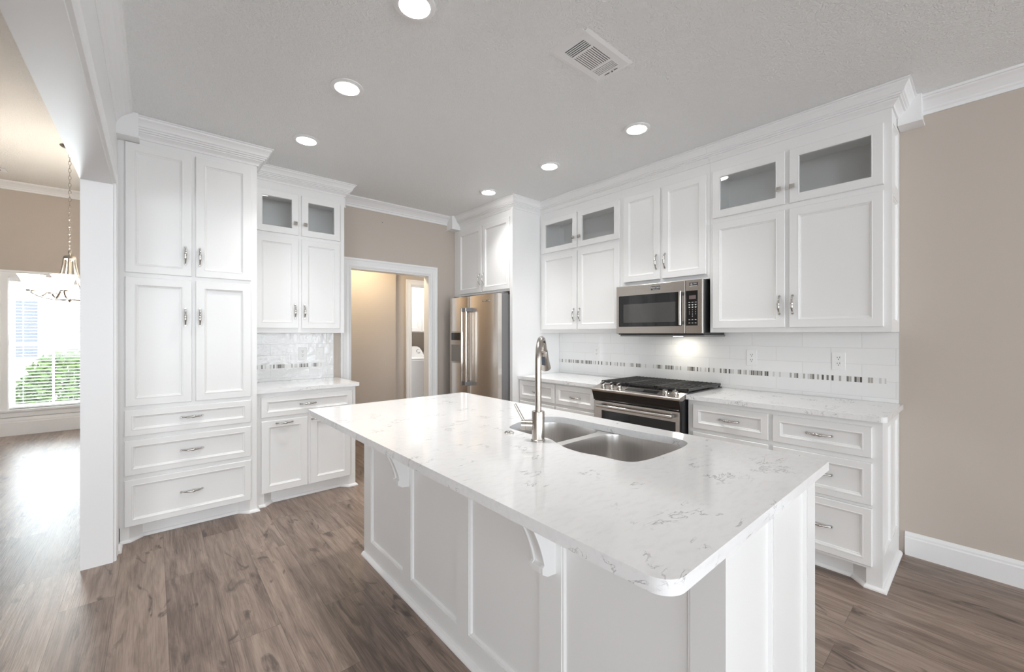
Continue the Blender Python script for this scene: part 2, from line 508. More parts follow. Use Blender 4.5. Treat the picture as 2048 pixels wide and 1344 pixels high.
class MB:
    """collects shapes in room coordinates; build() links them as ONE mesh object"""

    def __init__(self):
        self.bm = bmesh.new()

    def box(self, x0, x1, y0, y1, z0, z1):
        c = [self.bm.verts.new((x, y, z)) for x in (min(x0, x1), max(x0, x1)) for y in (min(y0, y1), max(y0, y1)) for z in (min(z0, z1), max(z0, z1))]
        for f in ((0, 1, 3, 2), (4, 6, 7, 5), (0, 4, 5, 1), (2, 3, 7, 6), (0, 2, 6, 4), (1, 5, 7, 3)):
            self.bm.faces.new([c[i] for i in f])
        return self

    def loft(self, rings, cap0=True, cap1=True, close=True):
        R = [[self.bm.verts.new(p) for p in r] for r in rings]
        n = len(R[0])
        for a, b in zip(R, R[1:]):
            for i in range(n if close else n - 1):
                j = (i + 1) % n
                try:
                    self.bm.faces.new((a[i], a[j], b[j], b[i]))
                except ValueError:
                    pass
        if cap0:
            self.bm.faces.new(R[0])
        if cap1:
            self.bm.faces.new(R[-1])
        return self

    def prism(self, pts, d):
        d = Vector(d)
        return self.loft([[Vector(p) for p in pts], [Vector(p) + d for p in pts]])

    def slab(self, outer, z0, z1, holes=()):
        """flat polygon with holes, given thickness"""
        loops = [list(outer)] + [list(h) for h in holes]
        flat = [p for l in loops for p in l]
        tris = tessellate_polygon([[Vector((p[0], p[1], 0)) for p in l] for l in loops])
        top = [self.bm.verts.new((p[0], p[1], z1)) for p in flat]
        bot = [self.bm.verts.new((p[0], p[1], z0)) for p in flat]
        for t in tris:
            for s in (top, bot):
                try:
                    self.bm.faces.new([s[i] for i in t])
                except ValueError:
                    pass
        k = 0
        for l in loops:
            n = len(l)
            for i in range(n):
                a, b = k + i, k + (i + 1) % n
                self.bm.faces.new((top[a], top[b], bot[b], bot[a]))
            k += n
        return self

    def tube(self, pts, r, seg=12, caps=True):
        pts = [Vector(p) for p in pts]
        rs = r if isinstance(r, (list, tuple)) else [r] * len(pts)
        rings = []
        up = None
        for i, p in enumerate(pts):
            t = (pts[min(i + 1, len(pts) - 1)] - pts[max(i - 1, 0)]).normalized()
            if up is None:
                up = t.orthogonal().normalized()
            else:
                up = (up - t * up.dot(t))
                up = up.normalized() if up.length > 1e-6 else t.orthogonal().normalized()
            w = t.cross(up)
            rings.append([p + (up * math.cos(2 * PI * k / seg) + w * math.sin(2 * PI * k / seg)) * rs[i] for k in range(seg)])
        return self.loft(rings, caps, caps)

    def lathe(self, c, prof, seg=32, axis='z', caps=True):
        c = Vector(c)
        rings = []
        for r, h in prof:
            ring = []
            for k in range(seg):
                a = 2 * PI * k / seg
                u, v = r * math.cos(a), r * math.sin(a)
                q = {'z': (u, v, h), 'x': (h, u, v), 'y': (u, h, v)}[axis]
                ring.append(c + Vector(q))
            rings.append(ring)
        return self.loft(rings, caps, caps)

    def sweep(self, path, prof, first=0, last=None):
        """profile (out, z) carried along an xy path, mitred; 'out' is to the right of the travel direction"""
        P = [Vector((p[0], p[1])) for p in path]
        rings = []
        for i, p in enumerate(P):
            d0 = (P[i] - P[i - 1]).normalized() if i > 0 else None
            d1 = (P[i + 1] - P[i]).normalized() if i < len(P) - 1 else None
            n0 = Vector((d0.y, -d0.x)) if d0 else None
            n1 = Vector((d1.y, -d1.x)) if d1 else None
            if n0 is None:
                mvec = n1
            elif n1 is None:
                mvec = n0
            else:
                mvec = (n0 + n1)
                mvec = mvec / max(0.2, (1 + n0.dot(n1)))
            rings.append([Vector((p.x + mvec.x * o, p.y + mvec.y * o, z)) for o, z in prof])
        return self.loft(rings[first:last])

    def panel(self, face, u0, u1, v0, v1, n0, t, f, glass=False):
        """framed door or drawer front. face 'S': looks -Y, 'W': looks -X; n0 = plane of its back"""
        if face == 'S':
            mp = lambda u, v, n: (u, n0 - n, v)
        elif face == 'W':
            mp = lambda u, v, n: (n0 - n, u, v)
        c = 0.003
        levels = [(0, 0), (0, t - c), (c, t), (f - 0.004, t), (f, t + 0.0012), (f + 0.004, t - 0.0005), (f + 0.007, t - 0.007), (f + 0.012, t - 0.0085), (f + 0.014, t - 0.012)]
        if glass:
            levels = levels[:6] + [(f + 0.006, 0)]
        ring = lambda o, n: [mp(u0 + o, v0 + o, n), mp(u1 - o, v0 + o, n), mp(u1 - o, v1 - o, n), mp(u0 + o, v1 - o, n)]
        R = [ring(o, n) for o, n in levels]
        if glass:
            R.append(R[0])
            self.loft(R, False, False)
        else:
            self.loft(R, True, True)
        return self

    def frame(self, face, n0, t, us, vs, depth=0.010):
        """stiles and rails: us, vs = lists of (start, end) recesses inside a field; first and last items are the field's edges"""
        (U0, U1), (V0, V1) = us[0], vs[0]
        gu, gv = us[1:], vs[1:]
        mp = (lambda u, v, n: (u, n0 - n, v)) if face == 'S' else (lambda u, v, n: (n0 - n, u, v))

        def bx(u0, u1, v0, v1, n):
            a, b = mp(u0, v0, 0), mp(u1, v1, n)
            self.box(a[0], b[0], a[1], b[1], a[2], b[2])
        e = [U0] + [k for g in gu for k in g] + [U1]
        for i in range(0, len(e), 2):
            bx(e[i], e[i + 1], V0, V1, t)
        w = [V0] + [k for g in gv for k in g] + [V1]
        for g in gu:
            for i in range(0, len(w), 2):
                bx(g[0], g[1], w[i], w[i + 1], t)
            for h in gv:      # sloped bead round each recess
                b, s = 0.012, t * 0.72
                o = [mp(g[0], h[0], s), mp(g[1], h[0], s), mp(g[1], h[1], s), mp(g[0], h[1], s)]
                o0 = [mp(g[0], h[0], 0), mp(g[1], h[0], 0), mp(g[1], h[1], 0), mp(g[0], h[1], 0)]
                o2 = [mp(g[0] + b * .6, h[0] + b * .6, s), mp(g[1] - b * .6, h[0] + b * .6, s), mp(g[1] - b * .6, h[1] - b * .6, s), mp(g[0] + b * .6, h[1] - b * .6, s)]
                i_ = [mp(g[0] + b, h[0] + b, 0), mp(g[1] - b, h[0] + b, 0), mp(g[1] - b, h[1] - b, 0), mp(g[0] + b, h[1] - b, 0)]
                self.loft([o0, o, o2, i_, o0], False, False)
        return self

    def build(self, name, m, parent=None, bevel=0.0, smooth=False, seg=2, label=None):
        bm = self.bm
        bmesh.ops.recalc_face_normals(bm, faces=bm.faces[:])
        off = org(parent)
        if off.length:
            bmesh.ops.translate(bm, verts=bm.verts[:], vec=-off)
        me = bpy.data.meshes.new(name)
        bm.to_mesh(me)
        bm.free()
        me.materials.append(M[m] if isinstance(m, str) else m)
        if smooth:
            for p in me.polygons:
                p.use_smooth = True
            try:
                me.set_sharp_from_angle(angle=math.radians(38))
            except Exception:
                pass
        o = bpy.data.objects.new(name, me)
        COL.objects.link(o)
        o.parent = parent
        if bevel:
            b = o.modifiers.new('bevel', 'BEVEL')
            b.width = bevel
            b.segments = seg
            b.limit_method = 'ANGLE'
            b.angle_limit = math.radians(40)
        if label:
            o['label'] = label
        return o


def struct(o):
    o['kind'] = 'structure'
    return o


def spline(pts, n=8, closed=True):
    """Catmull-Rom through 2-D points"""
    out = []
    N_ = len(pts)
    for i in range(N_ if closed else N_ - 1):
        g = lambda k: Vector(pts[k % N_] if closed else pts[max(0, min(N_ - 1, k))])
        p0, p1, p2, p3 = g(i - 1), g(i), g(i + 1), g(i + 2)
        for s in range(n):
            t = s / n
            out.append(0.5 * ((2 * p1) + (p2 - p0) * t + (2 * p0 - 5 * p1 + 4 * p2 - p3) * t * t + (3 * p1 - p0 - 3 * p2 + p3) * t ** 3))
    if not closed:
        out.append(Vector(pts[-1]))
    return out


def text_mesh(s, size, mtx, name, m, parent, thick=0.0006, label=None):
    cu = bpy.data.curves.new(name + '_curve', 'FONT')
    cu.body = s
    cu.size = size
    cu.align_x = 'CENTER'
    cu.align_y = 'CENTER'
    cu.extrude = thick
    tmp = bpy.data.objects.new(name + '_tmp', cu)
    COL.objects.link(tmp)
    bpy.context.view_layer.update()
    me = bpy.data.meshes.new_from_object(tmp.evaluated_get(bpy.context.evaluated_depsgraph_get()))
    bpy.data.objects.remove(tmp)
    bpy.data.curves.remove(cu)
    me.transform(Matrix.Translation(-org(parent)) @ mtx)
    me.materials.clear()
    me.materials.append(M[m])
    me.name = name
    o = bpy.data.objects.new(name, me)
    COL.objects.link(o)
    o.parent = parent
    if label:
        o['label'] = label
    return o


def face_w(x, y, z):
    """matrix for lettering on a surface that looks -X (reads along -Y)"""
    return Matrix(((0, 0, -1, x), (-1, 0, 0, y), (0, 1, 0, z), (0, 0, 0, 1)))


def bar(mb, p0, p1, w, h):
    """rectangular bar between two points lying in a level plane"""
    p0, p1 = Vector(p0), Vector(p1)
    d = (p1 - p0).normalized()
    s = Vector((-d.y, d.x, 0)).normalized() * (w / 2)
    u = Vector((0, 0, h / 2))
    ring = lambda p: [p + s + u, p - s + u, p - s - u, p + s - u]
    mb.loft([ring(p0), ring(p1)])


# ------------------------------------------------------------------ the room
CE, DCE = 2.743, 3.353          # ceilings: kitchen, dining room
XE, YN = 3.477, 4.275           # right wall, back wall
XL0, XL1 = -0.311, -0.182       # wall between kitchen and dining room
YD = 8.47                       # dining room window wall
YS = -8.0                       # far wall of the great room behind the photographer
YK = -1.5                       # kitchen ceiling ends here

struct(MB().box(-5.0, 5.0, YS - 0.2, 8.75, -0.06, 0).build('floor', 'floor'))
struct(MB().box(XL1 - 0.05, XE + 0.12, YK, YN + 0.11, CE, CE + 0.08).build('ceiling', 'ceil'))
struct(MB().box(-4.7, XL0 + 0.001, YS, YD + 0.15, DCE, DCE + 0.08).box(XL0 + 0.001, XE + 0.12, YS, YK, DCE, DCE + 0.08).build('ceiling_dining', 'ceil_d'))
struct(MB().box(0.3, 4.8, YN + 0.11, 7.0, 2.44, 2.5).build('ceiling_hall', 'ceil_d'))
struct(MB().box(XE, XE + 0.12, YK, YN + 0.11, 0, CE).box(XE, XE + 0.12, YS, -7.0, 0, DCE).box(XE, XE + 0.12, -3.0, YK, 0, DCE).box(XE, XE + 0.12, -7.0, -3.0, 2.7, DCE).box(XE, XE + 0.12, -7.0, -3.0, 0, 0.4).build('wall_east', 'wall'))
DX0, DX1, DZ = 1.517, 2.434, 2.03
m = MB().box(XL1, DX0, YN, YN + 0.11, 0, CE).box(DX1, XE, YN, YN + 0.11, 0, CE).box(DX0, DX1, YN, YN + 0.11, DZ, CE)
struct(m.build('wall_north', 'wall'))
# wall with the wide cased opening to the dining room
YO, ZO = 3.39, 2.239
m = MB().box(XL0, XL1, YO, YD, 0, DCE).box(XL0, XL1, -0.9, YO, ZO, DCE).box(XL0, XL1, YK, -0.9, 0, DCE)
struct(m.build('wall_west', 'wall'))
m = MB().box(XL0 - 0.003, XL1 + 0.003, YO - 0.016, YO, 0, ZO - 0.016).box(XL0 - 0.003, XL1 + 0.003, -0.9, YO, ZO - 0.016, ZO)
struct(m.build('trim_1', 'trim'))                                   # lining of the opening
cas = [(0, 0), (0.016, 0), (0.018, 0.02), (0.014, 0.07), (0.02, 0.078), (0.02, 0.09), (0, 0.09)]
m = MB()
R = []
m.loft([[(XL1 + o, YO + w - 0.004, 0) for o, w in cas], [(XL1 + o, YO + w - 0.004, ZO + w - 0.004) for o, w in cas], [(XL1 + o, -0.9, ZO + w - 0.004) for o, w in cas]])
struct(m.build('trim_2', 'trim'))                                   # casing on the kitchen side
struct(MB().box(XL1, XL1 + 0.008, -0.9, 3.63, ZO + 0.086, CE - 0.001).box(XL1, XL1 + 0.008, YO + 0.0865, 3.63, 0.14, ZO + 0.086).build('trim_11', 'trim'))   # white frieze over the opening
# outer walls of kitchen and dining room
m = MB().box(-4.7, -4.3, YS - 0.12, YS, 0, DCE).box(3.2, XE + 0.12, YS - 0.12, YS, 0, DCE).box(-4.3, 3.2, YS - 0.12, YS, 2.95, DCE).box(-4.3, 3.2, YS - 0.12, YS, 0, 0.3)
struct(m.build('wall_south', 'wall'))
struct(MB().box(XL1, XE, YK - 0.12, YK, CE, DCE).build('wall_south_kitchen', 'wall'))
m = MB().box(-4.7, -4.58, YS, -6.3, 0, DCE).box(-4.7, -4.58, -1.5, YD, 0, DCE).box(-4.7, -4.58, -6.3, -1.5, 2.7, DCE).box(-4.7, -4.58, -6.3, -1.5, 0, 0.4)
struct(m.build('wall_west_dining', 'wall'))
WX0, WX1, WZ0, WZ1 = -1.445, -0.67, 0.345, 2.10
m = MB().box(-4.7, WX0, YD, YD + 0.13, 0, DCE).box(WX1, XL1, YD, YD + 0.13, 0, DCE).box(WX0, WX1, YD, YD + 0.13, WZ1, DCE).box(WX0, WX1, YD, YD + 0.13, 0, WZ0)
struct(m.build('wall_north_dining', 'wall'))

# hall and laundry beyond the doorway
HW, LW = 5.24, 5.34
m = MB().box(0.3, 2.47, HW, HW + 0.1, 0, 2.44)
struct(m.build('wall_hall', 'hallwall'))
LX0, LX1 = 2.745, 3.52
m = MB().box(2.25, LX0, LW, LW + 0.11, 0, 2.44).box(LX1, 4.8, LW, LW + 0.11, 0, 2.44).box(LX0, LX1, LW, LW + 0.11, 2.03, 2.44)
struct(m.build('wall_laundry', 'hallwall'))
struct(MB().box(2.25, 4.8, 6.78, 6.9, 0, 2.44).build('wall_laundry_north', 'hallwall'))
struct(MB().box(0.3, 0.41, YN + 0.11, HW, 0, 2.44).build('wall_hall_west', 'hallwall'))
m = MB().box(4.7, 4.8, YN + 0.11, LW, 0, 2.44).box(4.7, 4.8, LW + 0.11, 6.78, 0, 2.44)
struct(m.build('wall_hall_east', 'hallwall'))
struct(MB().box(2.25, 2.36, LW + 0.11, 6.78, 0, 2.44).build('wall_laundry_west', 'hallwall'))


def door_casing(name, x0, x1, z1, y, w, depth):
    """cased doorway in a wall that looks -Y: lining + moulded casing"""
    m = MB()
    pr = [(0, 0), (0.014, 0), (0.017, 0.012), (0.013, 0.03), (0.016, w * 0.7), (0.021, w * 0.82), (0.021, w), (0, w)]
    P = lambda cx, cz, sx, sz: [(cx + sx * (d + 0.004), y - o, cz + sz * (d + 0.004)) for o, d in pr]
    m.loft([P(x0, 0, -1, 0), P(x0, z1, -1, 1), P(x1, z1, 1, 1), P(x1, 0, 1, 0)])
    t = 0.016
    m.box(x0 - t + 0.012, x0 + 0.012, y - 0.002, y + depth, 0, z1 - 0.012).box(x1 - 0.012, x1 + t - 0.012, y - 0.002, y + depth, 0, z1 - 0.012).box(x0 - 0.004, x1 + 0.004, y - 0.002, y + depth, z1 - 0.012, z1 + 0.004)
    return struct(m.build(name, 'trim'))


door_casing('door_1', DX0, DX1, DZ, YN, 0.092, 0.11)
door_casing('door_2', LX0, LX1, 2.03, LW, 0.075, 0.11)

# crown mouldings of the room
crown = [(0, -0.096), (0.010, -0.096), (0.012, -0.078), (0.020, -0.070), (0.022, -0.062), (0.034, -0.048), (0.052, -0.030), (0.068, -0.020), (0.072, -0.014), (0.082, -0.012), (0.085, 0), (0, 0)]


def cr(z, s=1.0, prof=crown):
    return [(o * s, z + h * s) for o, h in prof]


struct(MB().sweep([(1.355, YN), (2.78, YN)], cr(CE)).build('trim_3', 'trim'))
struct(MB().sweep([(XE, 0.36), (XE, YK)], cr(CE)).build('trim_4', 'trim'))
struct(MB().sweep([(XL1, YK), (XL1, 3.66)], cr(CE)).build('trim_5', 'trim'))
struct(MB().sweep([(-4.58, YD), (XL0, YD)], cr(DCE, 1.05)).build('trim_6', 'trim'))


def block(n, x0, x1, y0, y1, z0=2.585):
    m = MB().box(x0, x1, y0, y1, z0 + 0.012, CE)
    e = 0.006
    m.box(x0 - (e if x0 > XL1 + .01 else 0), x1 + (e if x1 < XE - .01 else 0), y0 - e, y1, z0, z0 + 0.012)
    struct(m.build('trim_%d' % n, 'trim', bevel=0.002))


block(7, XL1, -0.072, 3.53, 3.66)
block(8, 1.357, 1.425, 4.14, YN)
block(9, 2.665, 2.778, 4.15, YN)
block(10, 3.365, XE, 0.255, 0.358)

base = [(0, 0), (0.016, 0), (0.016, 0.105), (0.012, 0.112), (0.012, 0.122), (0.006, 0.138), (0, 0.14)]
shoe = [(0, 0), (0.019, 0), (0.018, 0.007), (0.013, 0.014), (0.007, 0.018), (0, 0.019)]
m = MB().sweep([(XE, 0.335), (XE, YK)], base)
struct(m.build('baseboard_east', 'trim'))
m = MB().sweep([(XL1, YO + 0.09), (XL1, 3.63)], base).sweep([(XL1 + 0.016, YO + 0.09), (XL1 + 0.016, 3.60)], shoe)
struct(m.build('baseboard_west', 'trim'))
based = [(0, 0), (0.018, 0), (0.018, 0.17), (0.012, 0.18), (0.012, 0.20), (0.006, 0.235), (0, 0.24)]
struct(MB().sweep([(-4.58, YD), (XL0, YD)], based).build('baseboard_north_dining', 'trim'))

# ------------------------------------------------------------------ handles
def pull_mesh():
    mb = MB()
    pts, rs = [], []
    n = 22
    for i in range(n + 1):
        t = i / n
        a = -0.058 + 0.116 * t
        h = 0.026 * (math.sin(PI * t) ** 0.55)
        pts.append((0, -h, a))
        rs.append(0.0046 + 0.0038 * math.sin(PI * t) ** 2 + 0.0011 * math.sin(t * PI * 8) * (1 if 0.2 < t < 0.8 else 0))
    mb.tube(pts, rs, 10)
    for s in (-1, 1):
        mb.lathe((0, 0, 0.058 * s), [(0.0075, 0), (0.0075, -0.003), (0.0055, -0.006), (0.005, -0.009)], 12, 'y')
    o = mb.build('handle', 'chrome', None, smooth=True)
    me = o.data
    bpy.data.objects.remove(o)
    return me


def knob_mesh():
    mb = MB()
    mb.lathe((0, 0, 0), [(0.007, 0), (0.005, -0.006), (0.005, -0.014)], 12, 'y')
    a, b = 0.014, 0.006
    q = lambda s, y: [(-s, y, -s), (s, y, -s), (s, y, s), (-s, y, s)]
    mb.loft([q(0.009, -0.013), q(a, -0.017), q(a, -0.024), q(b, -0.029)])
    o = mb.build('knob', 'chrome', None)
    me = o.data
    bpy.data.objects.remove(o)
    return me


PULL, KNOB = pull_mesh(), knob_mesh()


def hardware(me, name, pos, face, horiz, parent):
    o = bpy.data.objects.new(name, me)
    COL.objects.link(o)
    o.parent = parent
    o.location = Vector(pos) - org(parent)
    Rz = Matrix.Rotation(-PI / 2, 4, 'Z') if face == 'W' else Matrix.Identity(4)
    Ry = Matrix.Rotation(PI / 2, 4, 'Y') if horiz else Matrix.Identity(4)
    o.rotation_euler = (Rz @ Ry).to_euler()
    return o


T = 0.019


def front(kind, parent, face, u0, u1, v0, v1, plane, hw=None, horiz=None, glass=False, f=None):
    """door / drawer front with its handle; hw = (u, v)"""
    if f is None:
        f = 0.038 if kind == 'drawer' else 0.05
    d = MB().panel(face, u0, u1, v0, v1, plane - 0.0005, T, f, glass).build('glass_door' if glass else kind, 'cab', parent)
    if glass:
        g = MB()
        a, b = u0 + f + 0.002, u1 - f - 0.002
        if face == 'S':
            g.box(a, b, plane - 0.011, plane - 0.008, v0 + f + 0.002, v1 - f - 0.002)
        else:
            g.box(plane - 0.011, plane - 0.008, a, b, v0 + f + 0.002, v1 - f - 0.002)
        g.build('glass_pane', 'glass', d)
    if hw:
        n = plane - 0.0005 - T + (0 if kind == 'drawer' and False else 0)
        if kind == 'drawer' or (not glass and f and (hw[0] > u0 + f + .012 and hw[0] < u1 - f - .012) and (v0 + f < hw[1] < v1 - f)):
            n += 0.0115       # mounted on the sunk panel
        pos = (hw[0], n, hw[1]) if face == 'S' else (n, hw[0], hw[1])
        if glass:
            hardware(KNOB, 'knob', pos, face, False, d)
        else:
            hardware(PULL, 'handle', pos, face, horiz, d)
    return d


cabcrown = [(0, -0.112), (0.008, -0.112), (0.012, -0.100), (0.020, -0.092), (0.030, -0.084), (0.030, -0.078), (0.040, -0.076), (0.040, -0.069), (0.049, -0.066), (0.049, -0.058), (0.056, -0.054), (0.060, -0.042), (0.067, -0.028), (0.076, -0.018), (0.078, -0.010), (0.086, -0.008), (0.086, 0), (0, 0)]


def toe(mb, face, u0, u1, plane, back, leg0=0.07, leg1=0.07, cut=0.065, rec=0.065, z=0.1):
    """plinth with furniture feet at the ends; returns the floor path of its front"""
    pts = [(u0, 0), (u0 + leg0, 0), (u0 + leg0 + cut, rec), (u1 - leg1 - cut, rec), (u1 - leg1, 0), (u1, 0)]
    if face == 'S':
        path = [(u, plane + d) for u, d in pts]
        poly = path + [(u1, back), (u0, back)]
    else:
        path = [(plane + d, u) for u, d in pts][::-1]
        poly = path + [(back, u0), (back, u1)]
    mb.slab(poly, 0, z)
    return path


# ------------------------------------------------------------------ pantry cabinet
PY = 3.64
t = thing('pantry_cabinet', 'tall white pantry cabinet, four doors over three drawers, beside the dining room opening', 'cabinet', (0.2, PY, 0))
m = MB().box(-0.181, 0.594, PY, YN - 0.002, 0.1, CE - 0.001)
path = toe(m, 'S', -0.163, 0.594, PY, YN - 0.002, 0.045, 0.045, 0.065, 0.06)
m.build('body', 'cab', t)
MB().sweep(path[:5] + [(0.594, PY), (0.594, 3.695)], shoe).build('shoe_moulding', 'trim', t)
front('door', t, 'S', -0.137, 0.201, 1.742, 2.582, PY, (0.166, 1.882))
front('door', t, 'S', 0.223, 0.554, 1.742, 2.582, PY, (0.246, 1.882))
front('door', t, 'S', -0.137, 0.201, 0.876, 1.714, PY, (0.166, 1.46))
front('door', t, 'S', 0.223, 0.554, 0.876, 1.714, PY, (0.246, 1.46))
front('drawer', t, 'S', -0.141, 0.553, 0.684, 0.850, PY, (0.203, 0.772), True)
front('drawer', t, 'S', -0.141, 0.553, 0.430, 0.654, PY, (0.203, 0.545), True)
front('drawer', t, 'S', -0.141, 0.553, 0.102, 0.402, PY, (0.203, 0.258), True)
MB().sweep([(-0.073, PY), (0.594, PY), (0.594, 3.97)], cr(CE - 0.001, 1.12, cabcrown)).build('crown_moulding', 'trim', t)

# ------------------------------------------------------------------ upper cabinets with glass tops
def upper(t, face, u0, u1, plane, back, mid, side0=0.018, side1=0.018, ztop=CE - 0.001, z0=1.355):
    """hollow glazed top over a closed lower part"""
    bx = (lambda m, a, b, d0, d1, z0_, z1_: m.box(a, b, d0, d1, z0_, z1_)) if face == 'S' else (lambda m, a, b, d0, d1, z0_, z1_: m.box(d0, d1, a, b, z0_, z1_))
    m = MB()
    zs = 2.19
    bx(m, u0, u1, plane, back, z0, zs)
    bx(m, u0, u0 + 0.018, plane, back, zs, ztop)
    bx(m, u1 - 0.018, u1, plane, back, zs, ztop)
    bx(m, u0 + 0.018, u1 - 0.018, back - 0.012, back, zs, ztop)
    bx(m, u0 + 0.018, u1 - 0.018, plane, back - 0.012, 2.56, ztop)
    for a, b in ((u0 + 0.018, u0 + 0.035), (u1 - 0.035, u1 - 0.018), (mid - 0.02, mid + 0.02)):
        bx(m, a, b, plane, plane + 0.019, zs, 2.56)
    for a, b in ((u0 + 0.035, mid - 0.02), (mid + 0.02, u1 - 0.035)):
        bx(m, a, b, plane, plane + 0.019, zs, 2.212)
        bx(m, a, b, plane, plane + 0.019, 2.545, 2.56)
    m.build('body', 'cab', t)


NY = 3.97
t = thing('upper_cabinet', 'white wall cabinet over the small counter, two glass doors above two solid doors', 'cabinet', (0.975, NY, 1.355))
upper(t, 'S', 0.596, 1.355, NY, YN - 0.002, 0.972)
front('door', t, 'S', 0.630, 0.960, 2.206, 2.560, NY, (0.931, 2.303), glass=True)
front('door', t, 'S', 0.984, 1.313, 2.206, 2.560, NY, (1.010, 2.303), glass=True)
front('door', t, 'S', 0.630, 0.958, 1.394, 2.176, NY, (0.930, 1.542))
front('door', t, 'S', 0.984, 1.311, 1.394, 2.176, NY, (1.006, 1.542))
MB().sweep([(0.5945, NY), (1.355, NY), (1.355, 4.14)], cr(CE - 0.001, 1, cabcrown)).build('crown_moulding', 'trim', t)

EX, UX = 2.866, 3.166
t = thing('upper_cabinet', 'white wall cabinet next to the fridge, glass doors above solid doors', 'cabinet', (UX, 2.66, 1.355))
upper(t, 'W', 2.150, 3.178, UX, XE - 0.002, 2.654)
front('door', t, 'W', 2.661, 3.141, 2.200, 2.551, UX, (2.693, 2.298), glass=True)
front('door', t, 'W', 2.167, 2.647, 2.200, 2.551, UX, (2.617, 2.298), glass=True)
front('door', t, 'W', 2.661, 3.141, 1.390, 2.171, UX, (2.692, 1.536))
front('door', t, 'W', 2.167, 2.647, 1.390, 2.171, UX, (2.617, 1.536))
MB().sweep([(3.0, 3.18), (UX, 3.18), (UX, 2.150)], cr(CE - 0.001, 1, cabcrown), 1).build('crown_moulding', 'trim', t)

t = thing('upper_cabinet', 'short white two-door wall cabinet directly above the microwave', 'cabinet', (UX, 1.76, 1.77))
MB().box(UX, XE - 0.002, 1.374, 2.149, 1.762, CE - 0.001).build('body', 'cab', t)
front('door', t, 'W', 1.776, 2.122, 1.797, 2.550, UX, (1.803, 1.941))
front('door', t, 'W', 1.397, 1.752, 1.797, 2.550, UX, (1.726, 1.941))
MB().sweep([(UX, 2.149), (UX, 1.374)], cr(CE - 0.001, 1, cabcrown)).build('crown_moulding', 'trim', t)

t = thing('upper_cabinet', 'large white wall cabinet right of the microwave, glass doors above solid doors, panelled end', 'cabinet', (UX, 0.87, 1.355))
upper(t, 'W', 0.372, 1.373, UX, XE - 0.002, 0.868)
front('door', t, 'W', 0.881, 1.350, 2.202, 2.552, UX, (0.912, 2.303), glass=True)
front('door', t, 'W', 0.393, 0.857, 2.202, 2.552, UX, (0.836, 2.303), glass=True)
front('door', t, 'W', 0.881, 1.350, 1.387, 2.166, UX, (0.912, 1.536))
front('door', t, 'W', 0.393, 0.857, 1.387, 2.166, UX, (0.836, 1.536))
MB().frame('S', 0.372, 0.012, [(UX, XE - 0.002), (UX + 0.05, XE - 0.05)], [(1.355, CE - 0.001), (1.42, 2.14), (2.22, 2.56)]).build('end_panel', 'cab', t)
MB().sweep([(UX, 1.373), (UX, 0.36), (3.365, 0.36)], cr(CE - 0.001, 1, cabcrown)).build('crown_moulding', 'trim', t)

# ------------------------------------------------------------------ fridge surround
FX = 2.78
t = thing('fridge_cabinet', 'white cabinet over the refrigerator with a full-height side panel', 'cabinet', (FX, 3.7, 0))
m = MB().box(FX - 0.012, XE - 0.002, 3.18, 3.205, 0.0, CE - 0.001).box(FX, XE - 0.002, 4.245, 4.273, 0, 1.80).box(FX, XE - 0.002, 3.2055, 4.273, 1.79, CE - 0.001)
m.build('body', 'cab', t, bevel=0.001)
MB().box(FX - 0.016, FX, 3.1795, 3.222, 0, 2.625).build('front_stile', 'cab', t, bevel=0.0015)
front('door', t, 'W', 3.708, 4.168, 1.813, 2.555, FX, (3.735, 1.957))
front('door', t, 'W', 3.226, 3.690, 1.813, 2.555, FX, (3.660, 1.957))
MB().sweep([(FX, 4.149), (FX, 3.18), (UX, 3.18), (UX, 2.15)], cr(CE - 0.001, 1, cabcrown), 0, 3).build('crown_moulding', 'trim', t)

# ------------------------------------------------------------------ base cabinets and counters
BY = 3.70
t = thing('base_cabinet', 'white base cabinet under the small counter, one wide drawer over two tall doors', 'cabinet', (0.98, BY, 0))
m = MB().box(0.596, 1.36, BY, YN - 0.002, 0.1, 0.884)
path = toe(m, 'S', 0.596, 1.36, BY, YN - 0.002, 0.055, 0.055, 0.06, 0.06)
m.build('body', 'cab', t)
MB().sweep([(0.613, BY)] + path[1:] + [(1.36, 4.25)], shoe).build('shoe_moulding', 'trim', t)
front('drawer', t, 'S', 0.630, 1.328, 0.692, 0.850, BY, (0.968, 0.772), True)
front('door', t, 'S', 0.631, 0.962, 0.103, 0.664, BY, (0.790, 0.640), True)
front('door', t, 'S', 0.983, 1.313, 0.103, 0.664, BY, (1.052, 0.640), True)


def rounded(x0, x1, y0, y1, r00=0.004, r10=0.004, r11=0.004, r01=0.004, n=6):
    out = []
    for cx, cy, sx, sy, r, a0 in ((x0, y0, 1, 1, r00, PI), (x1, y0, -1, 1, r10, 1.5 * PI), (x1, y1, -1, -1, r11, 0), (x0, y1, 1, -1, r01, 0.5 * PI)):
        for k in range(n + 1):
            a = a0 + (PI / 2) * k / n
            out.append((cx + sx * r + r * math.cos(a), cy + sy * r + r * math.sin(a)))
    return out


CT, CB = 0.914, 0.8845
o = MB().slab(rounded(0.5955, 1.385, 3.668, YN - 0.0105), CB, CT).build('countertop', 'quartz', None, bevel=0.003)
tag(o, 'small quartz countertop on the base cabinet beside the pantry', 'countertop')
o = MB().slab(rounded(2.835, XE - 0.0105, 2.172, 3.178), CB, CT).build('countertop', 'quartz', None, bevel=0.003)
tag(o, 'quartz countertop between the fridge panel and the range', 'countertop')
o = MB().slab(rounded(2.835, XE - 0.0105, 0.341, 1.402, 0.03), CB, CT).build('countertop', 'quartz', None, bevel=0.003)
tag(o, 'long quartz countertop right of the range, ending at the beige wall', 'countertop')

